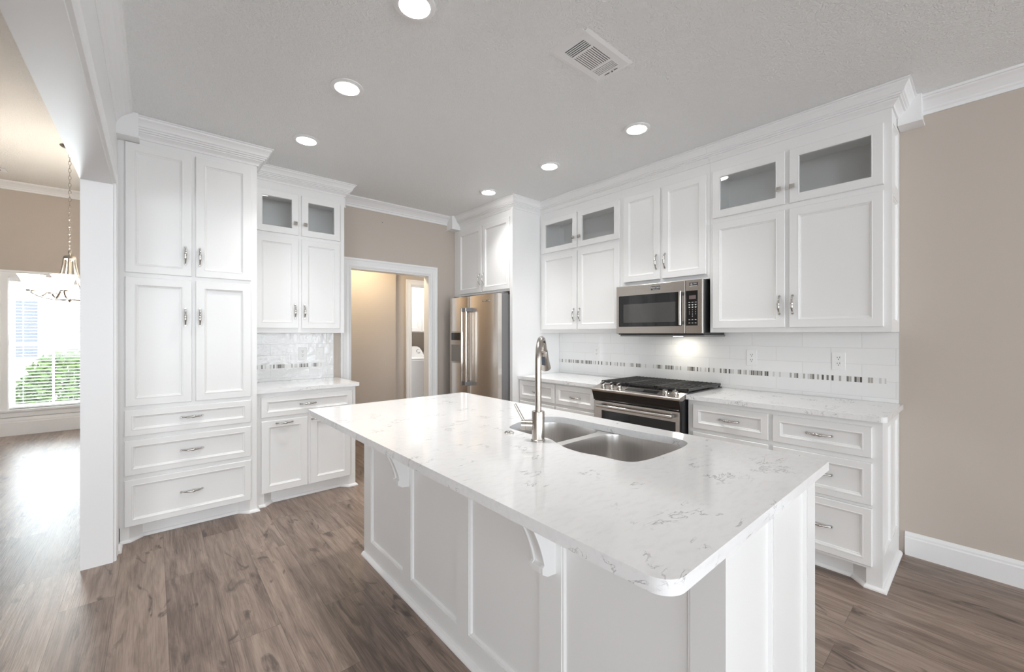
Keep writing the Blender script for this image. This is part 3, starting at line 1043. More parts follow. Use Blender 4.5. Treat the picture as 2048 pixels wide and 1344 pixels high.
t = thing('base_cabinet', 'white base cabinet between fridge and range with two small drawers', 'cabinet', (EX, 2.67, 0))
m = MB().box(EX, XE - 0.002, 2.180, 3.178, 0.1, 0.884)
path = toe(m, 'W', 2.180, 3.178, EX, XE - 0.002)
m.build('body', 'cab', t)
front('drawer', t, 'W', 2.678, 3.163, 0.690, 0.868, EX, (2.920, 0.770), True)
front('drawer', t, 'W', 2.208, 2.660, 0.690, 0.868, EX, (2.432, 0.770), True)
front('door', t, 'W', 2.678, 3.163, 0.105, 0.664, EX, (2.70, 0.56))
front('door', t, 'W', 2.208, 2.660, 0.105, 0.664, EX, (2.636, 0.56))

t = thing('base_cabinet', 'white base cabinet right of the range, drawers with a panelled end by the beige wall', 'cabinet', (EX, 0.87, 0))
m = MB().box(EX, XE - 0.002, 0.372, 1.395, 0.1, 0.884)
path = toe(m, 'W', 0.362, 1.395, EX, XE - 0.002, 0.065, 0.065)
m.build('body', 'cab', t)
MB().frame('S', 0.372, 0.011, [(EX, XE - 0.002), (EX + 0.055, EX + 0.285), (EX + 0.33, XE - 0.055)], [(0.1, 0.884), (0.17, 0.835)]).build('end_panel', 'cab', t)
MB().sweep(path[:-1] + [(EX, 0.362), (XE - 0.02, 0.362)], shoe).build('shoe_moulding', 'trim', t)
front('drawer', t, 'W', 0.886, 1.355, 0.690, 0.853, EX, (1.118, 0.772), True)
front('door', t, 'W', 0.886, 1.355, 0.118, 0.664, EX, (0.915, 0.56))
front('drawer', t, 'W', 0.401, 0.862, 0.690, 0.853, EX, (0.632, 0.773), True)
front('drawer', t, 'W', 0.401, 0.862, 0.440, 0.663, EX, (0.632, 0.556), True)
front('drawer', t, 'W', 0.401, 0.862, 0.118, 0.422, EX, (0.632, 0.268), True)

# ------------------------------------------------------------------ backsplashes, outlets
t = thing('tile_backsplash', 'white subway tile backsplash behind the small counter with a mosaic strip', 'backsplash', (0.97, YN, 0.914))
MB().box(0.596, 1.353, YN - 0.009, YN - 0.0005, CT + 0.0005, 1.354).build('tiles', 'tile_n', t)
MB().box(0.596, 1.305, YN - 0.0105, YN - 0.009, 1.030, 1.065).build('mosaic_strip', 'mosaic_n', t)
t = thing('tile_backsplash', 'long white subway tile backsplash behind the range with a mosaic strip', 'backsplash', (XE, 1.75, 0.914))
MB().box(XE - 0.009, XE - 0.0005, 0.362, 3.176, CT + 0.0005, 1.354).box(XE - 0.009, XE - 0.0005, 1.404, 2.17, 0.70, CT).build('tiles', 'tile_e', t)
MB().box(XE - 0.0105, XE - 0.009, 0.42, 3.176, 1.030, 1.065).build('mosaic_strip', 'mosaic_e', t)


def outlet(label, face, u, v, plane, switch=False):
    t = thing('light_switch' if switch else 'outlet', label, 'switch' if switch else 'outlet', (u, plane, v) if face == 'S' else (plane, u, v))
    bx = (lambda m, a, b, c, d, n0, n1: m.box(a, b, plane - n0, plane - n1, c, d)) if face == 'S' else (lambda m, a, b, c, d, n0, n1: m.box(plane - n0, plane - n1, a, b, c, d))
    m = MB()
    bx(m, u - 0.036, u + 0.036, v - 0.060, v + 0.060, 0, 0.005)
    m.build('cover_plate', 'plastic', t, bevel=0.002)
    if switch:
        m = MB()
        bx(m, u - 0.006, u + 0.006, v - 0.012, v + 0.012, 0.005, 0.0065)
        bx(m, u - 0.004, u + 0.004, v - 0.002, v + 0.008, 0.0065, 0.013)
        m.build('toggle', 'plastic', t)
    else:
        for s in (-1, 1):
            m = MB()
            bx(m, u - 0.016, u + 0.016, v + s * 0.0195 - 0.014, v + s * 0.0195 + 0.014, 0.005, 0.0068)
            f = m.build('receptacle', 'plastic', t, bevel=0.0012)
            m = MB()
            for du, h in ((-0.0065, 0.010), (0.0065, 0.008)):
                bx(m, u + du - 0.0013, u + du + 0.0013, v + s * 0.0195 + 0.001, v + s * 0.0195 + 0.001 + h, 0.0068, 0.0072)
            bx(m, u - 0.0025, u + 0.0025, v + s * 0.0195 - 0.009, v + s * 0.0195 - 0.004, 0.0068, 0.0072)
            m.build('slots', 'slot', f)


outlet('white outlet on the tile over the small counter, left of the switch', 'S', 1.070, 1.160, YN - 0.0092)
outlet('white light switch on the tile over the small counter', 'S', 1.221, 1.158, YN - 0.0092, True)
outlet('white outlet on the tile between fridge and range', 'W', 2.657, 1.157, XE - 0.0092)
outlet('white outlet on the long backsplash, nearer the microwave than the one at its right', 'W', 1.190, 1.162, XE - 0.0092)
outlet('white outlet on the long backsplash, closest to the beige wall', 'W', 0.658, 1.162, XE - 0.0092)

# ------------------------------------------------------------------ refrigerator
t = thing('refrigerator', 'stainless steel side-by-side refrigerator with a dispenser in its narrow door', 'refrigerator', (3.0, 3.68, 0))
RF = 2.602
MB().box(RF + 0.072, 3.38, 3.240, 4.118, 0.02, 1.752).build('body', 'grey_side', t, bevel=0.004)
for a in (3.25, 3.99):
    MB().box(RF + 0.05, RF + 0.17, a, a + 0.11, 1.753, 1.772).build('hinge_cover', 'grey_side', t, bevel=0.003)


def fridge_door(y0, y1, hy, name):
    n = 14
    prof = []
    for i in range(n + 1):
        y = y0 + (y1 - y0) * i / n
        s = (i / n - 0.5) * 2
        prof.append((RF + 0.010 * s * s + 0.006 * abs(s) ** 12, y, 0.09))
    prof += [(RF + 0.064, y1, 0.09), (RF + 0.064, y0, 0.09)]
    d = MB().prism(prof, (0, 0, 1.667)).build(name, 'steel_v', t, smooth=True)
    m = MB().tube([(RF - 0.058, hy, 0.79), (RF - 0.060, hy, 1.2), (RF - 0.058, hy, 1.625)], 0.0125, 14)
    h = m.build('handle', 'chrome', d, smooth=True)
    for z in (0.785, 1.585):
        MB().box(RF - 0.066, RF + 0.012, hy - 0.013, hy + 0.013, z, z + 0.045).build('handle_bracket', 'grey_side', h, bevel=0.004)
    return d


d = fridge_door(3.232, 3.728, 3.690, 'door')
t2 = text_mesh('MAYTAG', 0.030, face_w(RF + 0.001, 3.415, 1.690), 'badge', 'chrome', d, 0.003)
d = fridge_door(3.736, 4.122, 3.772, 'door')
d['label'] = 'narrow freezer door with ice and water dispenser'
m = MB().box(RF - 0.002, RF + 0.012, 3.835, 4.075, 1.015, 1.375)
dd = m.build('dispenser', 'steel_h', d, bevel=0.003)
MB().box(RF - 0.004, RF, 3.850, 4.064, 1.275, 1.358).build('control_panel', 'black_glass', dd)
m = MB().box(RF - 0.0035, RF, 3.850, 4.064, 1.03, 1.225)
m.build('dispenser_recess', 'grey_side', dd)
MB().box(RF - 0.012, RF - 0.0035, 3.86, 4.054, 1.03, 1.036).build('drip_tray', 'steel_h', dd)
MB().box(RF + 0.02, RF + 0.07, 3.245, 4.112, 0.02, 0.085).build('base_grille', 'dark', t)

# ------------------------------------------------------------------ over-the-range microwave
MX = 3.078
t = thing('microwave', 'stainless steel over-the-range microwave with black glass door', 'microwave', (XE, 1.772, 1.33))
MB().box(MX + 0.03, XE - 0.0115, 1.392, 2.145, 1.338, 1.757).build('body', 'dark', t, bevel=0.003)
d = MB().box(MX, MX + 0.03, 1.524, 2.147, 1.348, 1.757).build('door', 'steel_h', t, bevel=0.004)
MB().slab([(0, 0)] * 0 or rounded(1.549, 2.120, 1.406, 1.672, .008, .008, .008, .008), 0, 0.002).build('tmp', 'black_glass', None)
o = bpy.data.objects['tmp']
o.data.transform(Matrix(((0, 0, -1, MX - 0.0002), (1, 0, 0, 0), (0, 1, 0, 0), (0, 0, 0, 1))))
o.data.transform(Matrix.Translation(-org(d)))
o.parent = d
o.name = 'door_glass'
o.data.name = 'door_glass'
g = o
MB().box(MX - 0.0032, MX - 0.002, 1.600, 2.073, 1.440, 1.598).build('viewing_window', 'window_glass', g, bevel=0.0008)
h = MB().tube([(MX - 0.040, 1.545, 1.412), (MX - 0.043, 1.545, 1.54), (MX - 0.040, 1.545, 1.672)], 0.0105, 14).build('handle', 'chrome', d, smooth=True)
for z in (1.418, 1.642):
    MB().box(MX - 0.044, MX - 0.002, 1.536, 1.554, z, z + 0.024).build('handle_bracket', 'dark', h, bevel=0.003)
b = MB().box(MX - 0.0015, MX, 1.732, 1.812, 1.702, 1.733).build('badge', 'sticker', d)
text_mesh('MAYTAG', 0.019, face_w(MX - 0.0018, 1.772, 1.720), 'badge_lettering', 'legend', b, 0.0003)
MB().box(MX - 0.0019, MX - 0.0015, 1.748, 1.796, 1.7055, 1.7075).build('badge_underline', 'legend', b)
p = MB().box(MX, MX + 0.03, 1.391, 1.521, 1.348, 1.757).build('control_panel', 'steel_h', t, bevel=0.004)
k = MB().box(MX - 0.0015, MX, 1.427, 1.518, 1.408, 1.673).build('keypad', 'black_glass', p, bevel=0.001)
MB().box(MX - 0.0019, MX - 0.0015, 1.440, 1.492, 1.608, 1.636).build('display', 'lcd', k)
leg = MB()
for r in range(3):
    for c in range(3):
        y = 1.490 - c * 0.024
        z = 1.584 - r * 0.018
        leg.box(MX - 0.0018, MX - 0.0015, y - 0.007, y + 0.007, z - 0.0018, z + 0.0018)
        if r > 0:
            leg.lathe((MX - 0.0016, y, z - 0.0015), [(0.0045, 0.0), (0.0045, -0.0003)], 8, 'x')
for c in range(3):
    y = 1.490 - c * 0.024
    for z in (1.452, 1.428):
        leg.box(MX - 0.0018, MX - 0.0015, y - 0.006, y + 0.006, z - 0.002, z + 0.002)
leg.build('key_legends', 'legend', k)['kind'] = 'stuff'
for i, s in enumerate('1234567890'):
    r, c = divmod(i, 3)
    if s == '0':
        c = 1
    text_mesh(s, 0.011, face_w(MX - 0.0018, 1.490 - c * 0.024, 1.528 - r * 0.0165), 'key_number', 'legend', k, 0.0002)
st = MB().box(MX - 0.001, MX, 1.425, 1.492, 1.704, 1.733).build('sticker', 'sticker', p)
text_mesh('10', 0.021, face_w(MX - 0.0013, 1.478, 1.7195), 'sticker_number', 'legend', st, 0.0002)
text_mesh('YEAR', 0.011, face_w(MX - 0.0013, 1.447, 1.7235), 'sticker_word', 'legend', st, 0.0002)
MB().box(MX - 0.0014, MX - 0.001, 1.428, 1.490, 1.7055, 1.7085).build('sticker_line', 'legend', st)
m = MB().box(MX + 0.02, XE - 0.012, 1.384, 2.12, 1.324, 1.338)
m.build('underside_vent', 'grey_side', t, bevel=0.003)
MB().box(3.29, 3.34, 1.67, 1.73, 1.3225, 1.3238).build('cooktop_lamp', 'hood_lens', t)

# ------------------------------------------------------------------ range
t = thing('range', 'stainless steel slide-in gas range between the right-hand counters', 'range', (3.1, 1.787, 0))
RY0, RY1 = 1.408, 2.166
MB().box(2.80, 3.44, RY0, RY1, 0.03, 0.885).build('body', 'dark', t, bevel=0.002)
pp = [(2.752, 0.888), (2.757, 0.896), (2.868, 0.925), (2.868, 0.890), (2.80, 0.872), (2.756, 0.876)]
ctl = MB().prism([(x, RY0 - 0.005, z) for x, z in pp], (0, RY1 - RY0 + 0.005, 0)).build('control_panel', 'steel_h', t, bevel=0.002)
pp = [(2.758, 0.877), (2.80, 0.873), (2.80, 0.80), (2.782, 0.802), (2.779, 0.815), (2.775, 0.83), (2.766, 0.855)]
MB().prism([(x, RY0 + 0.002, z) for x, z in pp], (0, RY1 - RY0 - 0.004, 0)).build('vent_cove', 'enamel', t)
MB().slab(rounded(2.868, 3.452, RY0 - 0.005, RY1 + 0.002), 0.886, 0.922).build('cooktop', 'enamel', t, bevel=0.004)
nrm = Vector((-0.029, 0, 0.111)).normalized()
for y in (2.085, 2.005, 1.930, 1.535, 1.460):
    c = Vector((2.806, y, 0.9088))
    up = nrm
    s1 = Vector((0, 1, 0))
    s2 = up.cross(s1)
    m = MB()
    ring = lambda r, h: [c + up * h + (s1 * math.cos(2 * PI * q / 20) + s2 * math.sin(2 * PI * q / 20)) * r for q in range(20)]
    m.loft([ring(0.023, 0.0), ring(0.023, 0.005), ring(0.0195, 0.006), ring(0.0195, 0.026), ring(0.018, 0.028)])
    q = lambda h, a, b: [c + up * h + s1 * a * x + s2 * b * y_ for x, y_ in ((-1, -1), (1, -1), (1, 1), (-1, 1))]
    m.loft([q(0.024, 0.008, 0.019), q(0.042, 0.007, 0.019)])
    m.build('knob', 'chrome', ctl, smooth=True)
q0 = Vector((2.795, 0, 0.906)) + nrm * 0.0006
q1 = Vector((2.838, 0, 0.917)) + nrm * 0.0006
MB().prism([(q0.x, 1.60, q0.z), (q1.x, 1.60, q1.z), (q1.x, 1.60, q1.z + .001), (q0.x, 1.60, q0.z + .001)], (0, 0.27, 0)).build('touch_display', 'black_glass', ctl)
# grates: three cast-iron sections side by side
for gi, (a, b) in enumerate(((RY0 - 0.006, 1.655), (1.662, 1.908), (1.915, RY1 - 0.004))):
    m = MB()
    x0, x1 = 2.885, 3.425
    zt = 0.946
    for y in (a + 0.007, b - 0.007):
        bar(m, (x0, y, zt - 0.004), (x1, y, zt - 0.004), 0.012, 0.018)
    for x in (x0 + .006, x1 - .006, (x0 + x1) / 2):
        bar(m, (x, a, zt - 0.004), (x, b, zt - 0.004), 0.012, 0.016)
    nb = 7
    for i in range(1, nb):
        y = a + (b - a) * i / nb
        bar(m, (x0, y, zt), (x1, y, zt), 0.008, 0.012)
    for x in (x0 + 0.008, x1 - 0.008):
        for y in (a + 0.010, b - 0.010):
            m.box(x - 0.006, x + 0.006, y - 0.006, y + 0.006, 0.922, zt)
    m.build('grate', 'iron', t, bevel=0.0015)
for x, y, r in ((3.02, 1.53, 0.045), (3.30, 1.53, 0.035), (3.16, 1.785, 0.05), (3.02, 2.04, 0.04), (3.30, 2.04, 0.03)):
    MB().lathe((x, y, 0), [(r, 0.922), (r, 0.928), (r * 0.8, 0.930), (r * 0.8, 0.935), (r * 0.6, 0.937)], 24).build('burner', 'iron', t, smooth=True)
DXR = 2.778
m = MB()
do = lambda x: [(x, RY0 + 0.012, 0.22), (x, RY1 - 0.008, 0.22), (x, RY1 - 0.008, 0.795), (x, RY0 + 0.012, 0.795)]
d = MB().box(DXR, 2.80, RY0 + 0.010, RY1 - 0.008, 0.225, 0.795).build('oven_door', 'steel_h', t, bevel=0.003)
MB().box(DXR - 0.001, DXR, 1.445, 2.080, 0.33, 0.722).build('oven_window', 'black_glass', d)
h = MB().tube([(2.735, 1.450, 0.763), (2.735, 2.100, 0.763)], 0.013, 14).build('handle', 'chrome', d, smooth=True)
for a in (1.452, 2.074):
    MB().box(2.732, DXR, a, a + 0.024, 0.752, 0.774).build('handle_bracket', 'grey_side', h, bevel=0.003)
MB().box(DXR, 2.80, RY0 + 0.010, RY1 - 0.008, 0.06, 0.218).build('storage_drawer', 'steel_h', t, bevel=0.003)

# ------------------------------------------------------------------ island
IX0, IX1, IY0, IY1 = 0.974, 1.705, 0.388, 2.503
t = thing('kitchen_island', 'white panelled kitchen island in the middle of the room', 'island', (1.34, 1.45, 0))
m = MB()
F_ = 0.012
m.box(IX0 + F_, IX1, IY0 + F_, IY1, 0.0, 0.60).box(IX0 + F_, IX1, IY0 + F_, IY1, 0.60, 0.652)
m.box(IX0 + F_, IX0 + 0.06, IY0 + F_, IY1, 0.652, 0.884).box(IX1 - 0.03, IX1, IY0 + F_, IY1, 0.652, 0.884)
m.box(IX0 + 0.06, IX1 - 0.03, IY0 + F_, 0.70, 0.652, 0.884).box(IX0 + 0.06, IX1 - 0.03, 1.58, IY1, 0.652, 0.884)
m.build('body', 'cab', t)
m = MB().frame('W', IX0 + F_, F_, [(IY0 + F_, IY1), (0.470, 0.886), (0.984, 1.394), (1.482, 1.897), (1.985, 2.400)], [(0, 0.884), (0.11, 0.872)])
m.build('back_panelling', 'cab', t)
m = MB().frame('S', IY0 + F_, F_, [(IX0, IX1), (1.012, 1.294), (1.335, 1.618)], [(0, 0.884), (0.11, 0.862)])
m.build('end_panelling', 'cab', t)
MB().sweep([(IX0, 2.503), (IX0, IY0), (IX1, IY0)][::-1][::-1], [(o, z) for o, z in shoe]).build('shoe_moulding', 'trim', t)


def corbel(yc):
    w = 0.030
    m = MB()
    curve = spline([(0.215, 0.872), (0.165, 0.832), (0.128, 0.785), (0.098, 0.738), (0.075, 0.69), (0.059, 0.645), (0.052, 0.618)], 3, False)
    prof = [(0, 0.884), (0.225, 0.884), (0.225, 0.874)] + [(p.x, p.y) for p in curve] + [(0.060, 0.612), (0.060, 0.592), (0.036, 0.578), (0, 0.574)]
    nc = len(prof)
    for y0, y1, ins in ((yc - w, yc - w + 0.012, 0), (yc - w + 0.012, yc + w - 0.012, 0.007), (yc + w - 0.012, yc + w, 0)):
        m.prism([(IX0 - max(0, o - (ins if 2 < i_ < nc - 4 else 0)), y0, z) for i_, (o, z) in enumerate(prof)], (0, y1 - y0, 0))
    m.build('corbel', 'cab', t, bevel=0.0015)


corbel(0.938)
corbel(1.945)

cut = spline([(1.185, 0.90), (1.200, 0.800), (1.262, 0.765), (1.40, 0.757), (1.52, 0.760), (1.597, 0.783), (1.627, 0.850), (1.615, 0.98), (1.605, 1.20), (1.602, 1.36), (1.590, 1.450), (1.545, 1.502), (1.47, 1.520), (1.385, 1.508), (1.296, 1.480), (1.235, 1.440), (1.222, 1.36), (1.222, 1.25), (1.224, 1.175), (1.205, 1.125), (1.176, 1.05), (1.170, 0.97)], 6)
o = MB().slab(rounded(0.665, 1.728, 0.352, 2.543, 0.048, 0.012, 0.012, 0.012, 16), CB, CT, [[tuple(p) for p in cut]]).build('countertop', 'quartz', None, bevel=0.003)
tag(o, 'large white quartz island countertop with a cutout for the sink', 'countertop')

# sink
t = thing('sink', 'undermounted stainless steel double bowl sink set in the island counter', 'sink', (1.4, 1.14, 0.66))
big = spline([(1.180, 0.90), (1.196, 0.795), (1.260, 0.760), (1.40, 0.752), (1.522, 0.755), (1.602, 0.779), (1.632, 0.850), (1.620, 0.98), (1.612, 1.085), (1.575, 1.140), (1.50, 1.154), (1.36, 1.157), (1.258, 1.150), (1.205, 1.120), (1.172, 1.05), (1.165, 0.97)], 6)
small = spline([(1.228, 1.245), (1.262, 1.203), (1.36, 1.198), (1.50, 1.198), (1.575, 1.206), (1.606, 1.25), (1.607, 1.36), (1.594, 1.453), (1.547, 1.507), (1.47, 1.525), (1.385, 1.513), (1.296, 1.485), (1.236, 1.44), (1.220, 1.36)], 6)
m = MB().slab(rounded(1.135, 1.660, 0.725, 1.555, 0.08, 0.08, 0.08, 0.08), 0.8815, 0.8835, [[tuple(p) for p in big], [tuple(p) for p in small]])
m.build('rim', 'sink', t)
for nm, ol, dep in (('large_bowl', big, 0.215), ('small_bowl', small, 0.18)):
    cx = sum(p.x for p in ol) / len(ol)
    cy = sum(p.y for p in ol) / len(ol)
    rings = []
    for s, z in ((1.0, 0.8835), (0.995, 0.876), (0.985, 0.83), (0.975, 0.8835 - dep + 0.03), (0.955, 0.8835 - dep + 0.012), (0.90, 0.8835 - dep + 0.002), (0.15, 0.8835 - dep - 0.004)):
        rings.append([(cx + (p.x - cx) * s, cy + (p.y - cy) * s, z) for p in ol])
    b_ = MB().loft(rings, False, True).build(nm, 'sink', t, smooth=True)
    MB().lathe((cx, cy, 0), [(0.045, 0.8835 - dep - 0.003), (0.043, 0.8835 - dep), (0.03, 0.8835 - dep - 0.002), (0.01, 0.8835 - dep - 0.002)], 24).build('drain', 'chrome', b_, smooth=True)

# faucet (spout turned about 37 degrees)
FXC, FYC = 1.168, 1.186
t = thing('faucet', 'tall brushed nickel pull-down faucet standing behind the sink', 'faucet', (FXC, FYC, CT))
ang = math.radians(37)
dx, dy = math.cos(ang), math.sin(ang)
sx_, sy_ = -dy, dx
P3 = lambda f_, s_, z: (FXC + dx * f_ + sx_ * s_, FYC + dy * f_ + sy_ * s_, z)
MB().lathe((FXC, FYC, 0), [(0.0285, CT), (0.0285, CT + 0.006), (0.0255, CT + 0.008), (0.0255, CT + 0.118), (0.0245, CT + 0.120), (0.015, CT + 0.120)], 32).build('base', 'nickel', t, smooth=True)
pts = [P3(0, 0, 1.03), P3(0, 0, 1.12), P3(0, 0, 1.20)]
R_ = 0.095
for i in range(1, 15):
    a = PI * i / 16.5
    pts.append(P3(R_ * (1 - math.cos(a)), 0, 1.225 + R_ * math.sin(a) * 1.02))
MB().tube(pts, 0.0128, 18).build('spout', 'nickel', t, smooth=True)
e, e0 = Vector(pts[-1]), Vector(pts[-2])
dr = (e - e0).normalized()
hd = MB().tube([e - dr * 0.002, e + dr * 0.003, e + dr * 0.004, e + dr * 0.05, e + dr * 0.095, e + dr * 0.098], [0.0145, 0.0150, 0.0158, 0.0180, 0.0245, 0.0225], 24).build('spray_head', 'nickel', t, smooth=True)
bk = Vector((-0.9, -0.45, 0)).normalized()
bk = (bk - dr * bk.dot(dr)).normalized()
side = dr.cross(bk)
c0, c1 = e + dr * 0.022 + bk * 0.0158, e + dr * 0.065 + bk * 0.0192
mb = MB()
mb.loft([[c0 + side * 0.007, c0 - side * 0.007, c0 - side * 0.007 + bk * 0.003, c0 + side * 0.007 + bk * 0.003], [c1 + side * 0.008, c1 - side * 0.008, c1 - side * 0.008 + bk * 0.003, c1 + side * 0.008 + bk * 0.003]])
mb.build('spray_button', 'ditch', hd)
hv = MB().tube([P3(0, 0.020, CT + 0.062), P3(0, 0.046, CT + 0.062), P3(0, 0.0465, CT + 0.062), P3(0, 0.049, CT + 0.062), P3(0, 0.0495, CT + 0.062), P3(0, 0.066, CT + 0.062), P3(0, 0.068, CT + 0.062)], [0.021, 0.021, 0.0195, 0.0195, 0.021, 0.021, 0.019], 24).build('valve', 'nickel', t, smooth=True)
MB().tube([P3(0, 0.060, CT + 0.080), P3(0, 0.085, CT + 0.125), P3(0, 0.096, CT + 0.145)], [0.0055, 0.0055, 0.005], 12).build('lever', 'nickel', hv, smooth=True)
o = MB().lathe((1.164, 1.361, 0), [(0.021, CT), (0.021, CT + 0.004), (0.017, CT + 0.007), (0.009, CT + 0.008), (0.0085, CT + 0.006), (0.002, CT + 0.006)], 24).build('disposal_button', 'chrome', None, smooth=True)
tag(o, 'small round chrome button in the island counter beside the faucet', 'button')

# ------------------------------------------------------------------ ceiling fittings
def can(x, y, label):
    t = thing('recessed_light', label, 'ceiling light', (x, y, CE), 'recessed kitchen lights')
    MB().lathe((x, y, 0), [(0.088, CE), (0.088, CE - 0.004), (0.081, CE - 0.008), (0.064, CE - 0.009), (0.064, CE - 0.004)], 40, caps=False).build('trim_ring', 'trim', t, smooth=True)
    MB().lathe((x, y, 0), [(0.065, CE - 0.002), (0.065, CE - 0.009), (0.053, CE - 0.014), (0.03, CE - 0.017)], 40).build('lens', 'lens', t, smooth=True)
    l = bpy.data.lights.new('downlight', 'SPOT')
    l.energy, l.color = CAN_WATTS, (1.0, 0.99, 0.975)
    l.spot_size, l.spot_blend, l.shadow_soft_size = math.radians(108), 1.0, 0.06
    lo = bpy.data.objects.new('downlight', l)
    COL.objects.link(lo)
    lo.parent = t
    lo.location = (0, 0, -0.03)


can(0.840, 1.600, 'recessed ceiling light nearest the top edge, left row')
can(0.830, 2.385, 'recessed ceiling light in the left row, middle of the three')
can(0.834, 3.225, 'recessed ceiling light closest to the pantry cabinet')
can(2.488, 1.571, 'recessed ceiling light in the right row, nearest the air vent')
can(2.490, 2.395, 'recessed ceiling light in the right row, middle of the three')
can(2.492, 3.227, 'recessed ceiling light closest to the fridge cabinet')

t = thing('ceiling_vent', 'white metal air vent in the kitchen ceiling', 'air vent', (1.673, 1.316, CE))
zt = CE - 0.005
holes = []
for i in range(5):
    x = 1.541 + i * 0.0125
    holes.append([(x, 1.258), (x + 0.007, 1.258), (x + 0.007, 1.379), (x, 1.379)])
for i in range(11):
    y = 1.255 + i * 0.0118
    holes.append([(1.612, y), (1.748, y), (1.748, y + 0.0058), (1.612, y + 0.0058)])
for i in range(5):
    x = 1.764 + i * 0.0118
    holes.append([(x, 1.258), (x + 0.006, 1.258), (x + 0.006, 1.380), (x, 1.380)])
MB().slab([(1.499, 1.219), (1.849, 1.219), (1.849, 1.413), (1.499, 1.413)], zt, zt + 0.003, holes).build('grille', 'trim', t)
m = MB()
m.sweep([(1.499, 1.219), (1.499, 1.413), (1.849, 1.413), (1.849, 1.219), (1.499, 1.219)], [(0, zt), (0, zt + 0.003), (-0.016, CE), (-0.02, CE), (-0.001, zt)])
m.build('flange', 'trim', t)
MB().box(1.53, 1.83, 1.25, 1.385, CE - 0.0005, CE - 0.0001).build('duct_shadow', 'slot', t, label='dark sheet painted as the shadow behind the slots')  # near-black sheet puts the shade behind the vent slots into colour
m = MB()
for i in range(12):
    y = 1.2475 + i * 0.0118
    m.prism([(1.61, y + 0.001, zt + 0.0015), (1.61, y + 0.008, zt + 0.006), (1.61, y + 0.0085, zt + 0.0055), (1.61, y + 0.0015, zt + 0.001)], (0.14, 0, 0))
for i in range(6):
    x = 1.754 + i * 0.0118
    m.prism([(x + 0.010, 1.256, zt + 0.0015), (x + 0.002, 1.256, zt + 0.006), (x + 0.0015, 1.256, zt + 0.0055), (x + 0.0095, 1.256, zt + 0.001)], (0, 0.125, 0))
m.build('vanes', 'trim', t)
m = MB().box(1.836, 1.8385, 1.275, 1.297, zt - 0.002, zt).box(1.836, 1.8385, 1.325, 1.355, zt - 0.002, zt)
m.lathe((1.837, 1.308, 0), [(0.003, zt - 0.005), (0.003, zt)], 8)
m.build('damper_lever', 'slot', t)

# small screw left in the wall above the doorway
o = MB().lathe((1.86, YN - 0.0005, 2.545), [(0.003, 0), (0.004, -0.004)], 8, 'y').build('wall_screw', 'slot', None)
tag(o, 'tiny dark screw in the beige wall above the doorway', 'screw')

# ------------------------------------------------------------------ hall and laundry contents
t = thing('hall_light', 'flush ceiling light in the hall beyond the doorway', 'ceiling light', (1.95, 4.78, 2.44))
MB().lathe((1.95, 4.78, 0), [(0.15, 2.44), (0.15, 2.42), (0.14, 2.415)], 32).build('base', 'trim', t, smooth=True)
MB().lathe((1.95, 4.78, 0), [(0.135, 2.415), (0.12, 2.37), (0.07, 2.34), (0.02, 2.335)], 32).build('globe', 'warm_lens', t, smooth=True)
t = thing('laundry_light', 'flush ceiling light in the laundry room', 'ceiling light', (3.4, 5.95, 2.44))
MB().lathe((3.4, 5.95, 0), [(0.17, 2.44), (0.17, 2.42), (0.16, 2.415)], 32).build('base', 'trim', t, smooth=True)
MB().lathe((3.4, 5.95, 0), [(0.155, 2.415), (0.14, 2.38), (0.08, 2.35), (0.02, 2.345)], 32).build('globe', 'laundry_lens', t, smooth=True)


def laundry_machine(name, label, x0, x1):
    t = thing(name, label, name.split('_')[0] if False else 'laundry machine', ((x0 + x1) / 2, 6.3, 0))
    MB().box(x0, x1, 5.98, 6.70, 0.02, 0.93).build('body', 'appliance_white', t, bevel=0.012, seg=3)
    MB().box(x0 + 0.02, x1 - 0.02, 5.99, 6.47, 0.932, 0.955).build('lid', 'appliance_white', t, bevel=0.008, seg=3)
    pr = []
    for i in range(9):
        a = PI / 2 * i / 8
        pr.append((x1 - 0.012 - 0.09 * (1 - math.sin(a)) * 1.0, 6.48, 1.08 + 0.06 * math.sin(a) if False else 0.96 + 0.17 * i / 8))
    sect = [(x0 + 0.01, 0.935), (x1 - 0.01, 0.935), (x1 - 0.03, 0.99), (x1 - 0.055, 1.06), (x1 - 0.085, 1.11), (x1 - 0.13, 1.132), (x0 + 0.13, 1.132), (x0 + 0.085, 1.11), (x0 + 0.055, 1.06), (x0 + 0.03, 0.99)]
    c = MB().loft([[(x, 6.48 + 0.35 * (z - 0.935), z) for x, z in sect], [(x, 6.68, z) for x, z in sect]]).build('console', 'appliance_white', t, bevel=0.008, seg=3)
    kx, kz = x1 - 0.125, 1.045
    ky = 6.48 + 0.35 * (kz - 0.935)
    MB().lathe((kx, ky, kz), [(0.036, 0.006), (0.036, -0.003), (0.033, -0.004), (0.033, -0.006)], 28, 'y').build('dial_ring', 'grey_side', c, smooth=True)
    MB().lathe((kx, ky - 0.002, kz), [(0.030, 0), (0.029, -0.02), (0.026, -0.022)], 28, 'y').build('dial', 'appliance_white', c, smooth=True)
    MB().lathe((kx + 0.068, ky - 0.01, kz - 0.045), [(0.007, 0.014), (0.007, -0.004)], 12, 'y').build('start_button', 'slot', c)


laundry_machine('washing_machine', 'white washing machine with a round dial seen through the laundry doorway', 2.93, 3.615)
laundry_machine('dryer', 'white dryer right of the washing machine, mostly hidden by the door jamb', 3.64, 4.325)
t = thing('laundry_cabinet', 'white wall cabinet above the washing machine in the laundry', 'cabinet', (3.6, 6.45, 1.37))
MB().box(2.40, 4.6, 6.45, 6.778, 1.375, 2.30).build('body', 'cab', t)
for a in (2.42, 2.97, 3.52, 4.07):
    MB().panel('S', a, a + 0.53, 1.39, 2.285, 6.4495, T, 0.055).build('door', 'cab', t)

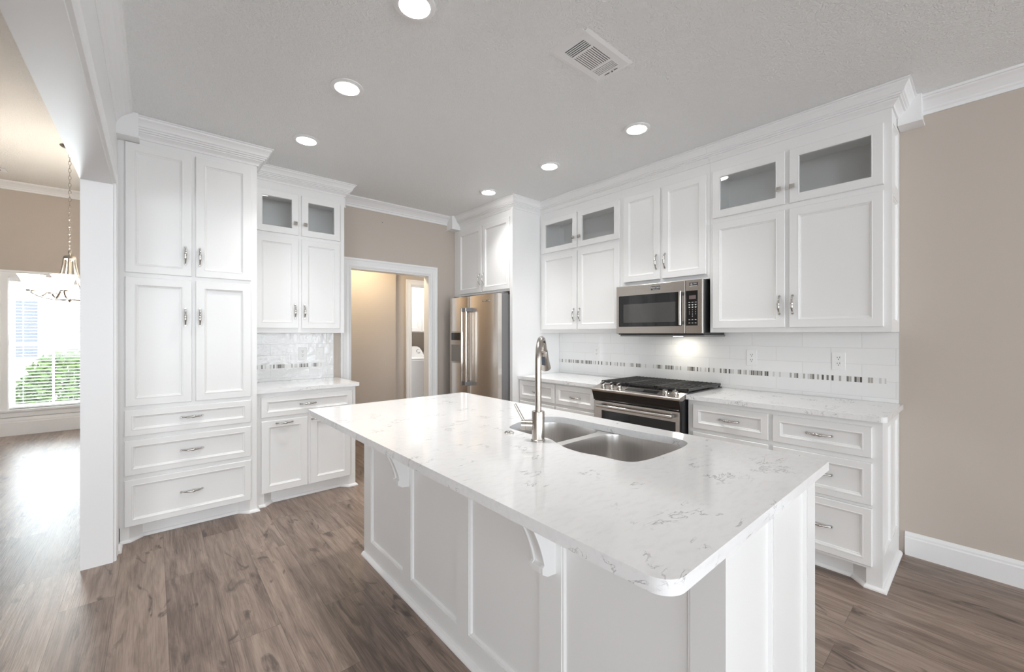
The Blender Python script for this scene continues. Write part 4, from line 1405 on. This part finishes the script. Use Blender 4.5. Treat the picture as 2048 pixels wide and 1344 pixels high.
# ------------------------------------------------------------------ dining room: window, blind, chandelier, vent
t = struct(bpy.data.objects.new('window_1', None))
COL.objects.link(t)
t.location = (-1.057, YD, WZ0)
m = MB()
w = 0.09
pr = [(0, 0), (0.016, 0), (0.016, w * 0.7), (0.024, w * 0.8), (0.024, w), (0, w)]
P = lambda cx, cz, sx, sz: [(cx + sx * d, YD - o, cz + sz * d) for o, d in pr]
m.loft([P(WX0, WZ0, -1, 0), P(WX0, WZ1, -1, 1), P(WX1, WZ1, 1, 1), P(WX1, WZ0, 1, 0)])
m.box(WX0 - 0.11, WX1 + 0.11, YD - 0.04, YD + 0.03, WZ0 - 0.028, WZ0).box(WX0 - 0.09, WX1 + 0.09, YD - 0.018, YD, WZ0 - 0.10, WZ0 - 0.028)
for a, b, c, d in ((WX0 - 0.004, WX0 + 0.008, WZ0, WZ1), (WX1 - 0.008, WX1 + 0.004, WZ0, WZ1), (WX0, WX1, WZ1 - 0.008, WZ1 + 0.004)):
    m.box(a, b, YD - 0.001, YD + 0.13, c, d)
m.build('casing', 'trim', t)
m = MB()
yf = YD + 0.09
for a, b, c, d in ((WX0, WX0 + 0.04, WZ0, WZ1), (WX1 - 0.04, WX1, WZ0, WZ1), (WX0 + 0.04, WX1 - 0.04, WZ0, WZ0 + 0.05), (WX0 + 0.04, WX1 - 0.04, WZ1 - 0.05, WZ1), (WX0 + 0.04, WX1 - 0.04, 1.18, 1.235)):
    m.box(a, b, yf, yf + 0.035, c, d)
m.box(-1.067, -1.047, yf + 0.008, yf + 0.026, WZ0 + 0.05, WZ1 - 0.05)
m.build('sash', 'trim', t)
MB().box(WX0 + 0.04, WX1 - 0.04, yf + 0.014, yf + 0.018, WZ0 + 0.05, WZ1 - 0.05).build('glass_pane', 'glass', t)

t = thing('window_blind', 'white horizontal slat blind hanging in the dining room window', 'blind', (-1.057, YD + 0.045, WZ1))
MB().box(WX0 + 0.008, WX1 - 0.008, YD + 0.012, YD + 0.07, WZ1 - 0.055, WZ1 - 0.002).build('headrail', 'blind', t, bevel=0.003)
m = MB()
z = WZ1 - 0.085
while z > WZ0 + 0.05:
    a = 0.14
    pr_ = [(YD + 0.018, z + 0.0036), (YD + 0.042, z + 0.002), (YD + 0.066, z - 0.0036), (YD + 0.066, z - 0.0062), (YD + 0.042, z - 0.0006), (YD + 0.018, z + 0.001)]
    m.prism([(WX0 + 0.012, y, zz) for y, zz in pr_], (WX1 - WX0 - 0.024, 0, 0))
    z -= 0.043
m.build('slats', 'blind', t)
MB().box(WX0 + 0.012, WX1 - 0.012, YD + 0.016, YD + 0.068, WZ0 + 0.005, WZ0 + 0.028).build('bottom_rail', 'blind', t, bevel=0.003)
m = MB()
for x in (WX0 + 0.12, WX1 - 0.12):
    for y in (YD + 0.017, YD + 0.067):
        m.tube([(x, y, WZ1 - 0.05), (x, y, WZ0 + 0.02)], 0.001, 6)
m.build('ladder_cords', 'blind', t)

CX_, CY_ = -0.676, 6.44
t = thing('chandelier', 'brushed nickel chandelier with lit white glass shades hanging in the dining room', 'chandelier', (CX_, CY_, DCE))
MB().lathe((CX_, CY_, 0), [(0.075, DCE), (0.075, DCE - 0.008), (0.06, DCE - 0.022), (0.02, DCE - 0.034), (0.008, DCE - 0.05)], 32).build('canopy', 'nickel', t, smooth=True)
m = MB()
z = DCE - 0.045
i = 0
while z > 2.235:
    ring = []
    for k in range(13):
        a = 2 * PI * k / 12
        u, v = 0.0105 * math.cos(a), 0.024 * math.sin(a)
        ring.append((CX_ + (u if i % 2 else 0), CY_ + (0 if i % 2 else u), z - 0.02 + v))
    m.tube(ring, 0.0026, 6, caps=False)
    z -= 0.039
    i += 1
m.build('chain', 'chrome', t, smooth=True)
MB().lathe((CX_, CY_, 0), [(0.008, 2.235), (0.014, 2.22), (0.006, 2.19), (0.045, 2.175), (0.05, 2.16), (0.05, 2.145), (0.03, 2.14), (0.014, 2.12), (0.012, 1.75), (0.02, 1.735), (0.024, 1.715), (0.012, 1.70), (0.004, 1.685)], 24).build('stem', 'nickel', t, smooth=True)
for k in range(5):
    a = math.radians(196 + 72 * k)
    ca, sa = math.cos(a), math.sin(a)
    pt = lambda r, z: (CX_ + ca * r, CY_ + sa * r, z)
    prof = spline([(0.03, 1.715), (0.10, 1.708), (0.20, 1.728), (0.265, 1.765), (0.27, 1.79)], 5, False)
    ar = MB().tube([pt(p.x, p.y) for p in prof], 0.0065, 10)
    prof = spline([(0.042, 2.155), (0.05, 2.07), (0.075, 1.95), (0.13, 1.83), (0.20, 1.735)], 5, False)
    ar.tube([pt(p.x, p.y) for p in prof], 0.0085, 10)
    ar = ar.build('arm', 'nickel', t, smooth=True)
    c = pt(0.27, 0)
    MB().lathe((c[0], c[1], 0), [(0.01, 1.775), (0.034, 1.78), (0.036, 1.795), (0.022, 1.80)], 20).build('cup', 'nickel', ar, smooth=True)
    MB().lathe((c[0], c[1], 0), [(0.030, 1.797), (0.048, 1.815), (0.064, 1.86), (0.074, 1.90), (0.098, 1.945), (0.095, 1.945), (0.070, 1.90), (0.060, 1.86), (0.044, 1.82), (0.02, 1.805)], 28, caps=True).build('shade', 'shade', ar, smooth=True)

t = thing('ceiling_vent', 'small dark-slotted air vent in the dining room ceiling', 'air vent', (-1.52, 7.9, DCE))
hs = [[(-1.66 + 0.03 * i, 7.86), (-1.648 + 0.03 * i, 7.86), (-1.648 + 0.03 * i, 7.94), (-1.66 + 0.03 * i, 7.94)] for i in range(9)]
MB().slab([(-1.70, 7.82), (-1.36, 7.82), (-1.36, 7.98), (-1.70, 7.98)], DCE - 0.006, DCE - 0.003, hs).build('grille', 'trim', t)
MB().box(-1.70, -1.36, 7.82, 7.98, DCE - 0.003, DCE - 0.0001).build('duct_shading', 'slot', t)  # dark sheet standing in for the shade inside the vent

# ------------------------------------------------------------------ outside the dining window
o = struct(MB().box(-14, 8, 8.8, 30, -0.35, -0.3).build('ground_outside', 'lawn'))
t = thing('neighbour_house', 'pale brick neighbouring house seen through the blind', 'house', (-2.5, 15, -0.3))
MB().box(-7, 3, 15, 18, -0.3, 2.9).build('wall', 'brick', t)
m = MB()
m.prism([(-7.4, 14.5, 2.8), (-7.4, 18.5, 2.8), (-7.4, 16.5, 4.3)], (10.8, 0, 0))
m.build('roof', 'siding', t)
for x0 in (-3.2,):
    f = MB().box(x0 - 0.06, x0 + 1.16, 14.96, 15, 0.75, 2.2).build('window_frame', 'trim', t)
    MB().box(x0, x0 + 1.1, 14.94, 14.96, 0.81, 2.14).build('window_pane', 'shutter', f)


def shrub(label, cx, cy, r, h, n, pink=0):
    t = thing('shrub', label, 'shrub', (cx, cy, -0.3))
    rnd = random.Random(int(cx * 100) + n)
    m = MB()
    fl = MB()
    for k in range(n):
        a, b = rnd.random() * 2 * PI, math.acos(1 - rnd.random())
        q = 0.72 + 0.28 * rnd.random()
        c = Vector((cx + r * q * math.sin(b) * math.cos(a), cy + r * q * math.sin(b) * math.sin(a), -0.3 + h * q * math.cos(b) + 0.05))
        s = 0.045 + 0.035 * rnd.random()
        d = Vector((rnd.uniform(-1, 1), rnd.uniform(-1, 1), rnd.uniform(-.3, 1))).normalized()
        e_ = d.orthogonal().normalized()
        tgt = fl if rnd.random() < pink else m
        vs = [tgt.bm.verts.new(v) for v in (c - d * s, c + e_ * s * 0.45, c + d * s, c - e_ * s * 0.45)]
        tgt.bm.faces.new(vs)
    m.build('foliage', 'leaf', t)
    if pink:
        fl.build('blossom', 'blossom', t)
    st = MB()
    for k in range(5):
        a = k * 1.3
        st.tube([(cx + 0.03 * k - 0.06, cy, -0.3), (cx + 0.3 * r * math.cos(a), cy + 0.3 * r * math.sin(a), -0.3 + h * 0.6)], 0.012, 6)
    st.build('stems', 'slot', t)


shrub('green rounded shrub outside the dining window, toward the right', -1.05, 10.1, 0.75, 1.35, 2600)
shrub('green shrub with pink blossom outside the dining window, toward the left', -2.45, 10.5, 0.6, 0.95, 1800, 0.02)

# families of look-alikes
FAM = {'upper_cabinet': 'white upper cabinets', 'base_cabinet': 'white base cabinets', 'outlet': 'white outlets on the backsplashes', 'countertop': 'quartz countertops', 'tile_backsplash': 'white tile backsplashes', 'shrub': 'shrubs outside the dining window'}
for o in COL.objects:
    k = o.name.split('.')[0]
    if o.parent is None and k in FAM and 'label' in o:
        o['group'] = FAM[k]
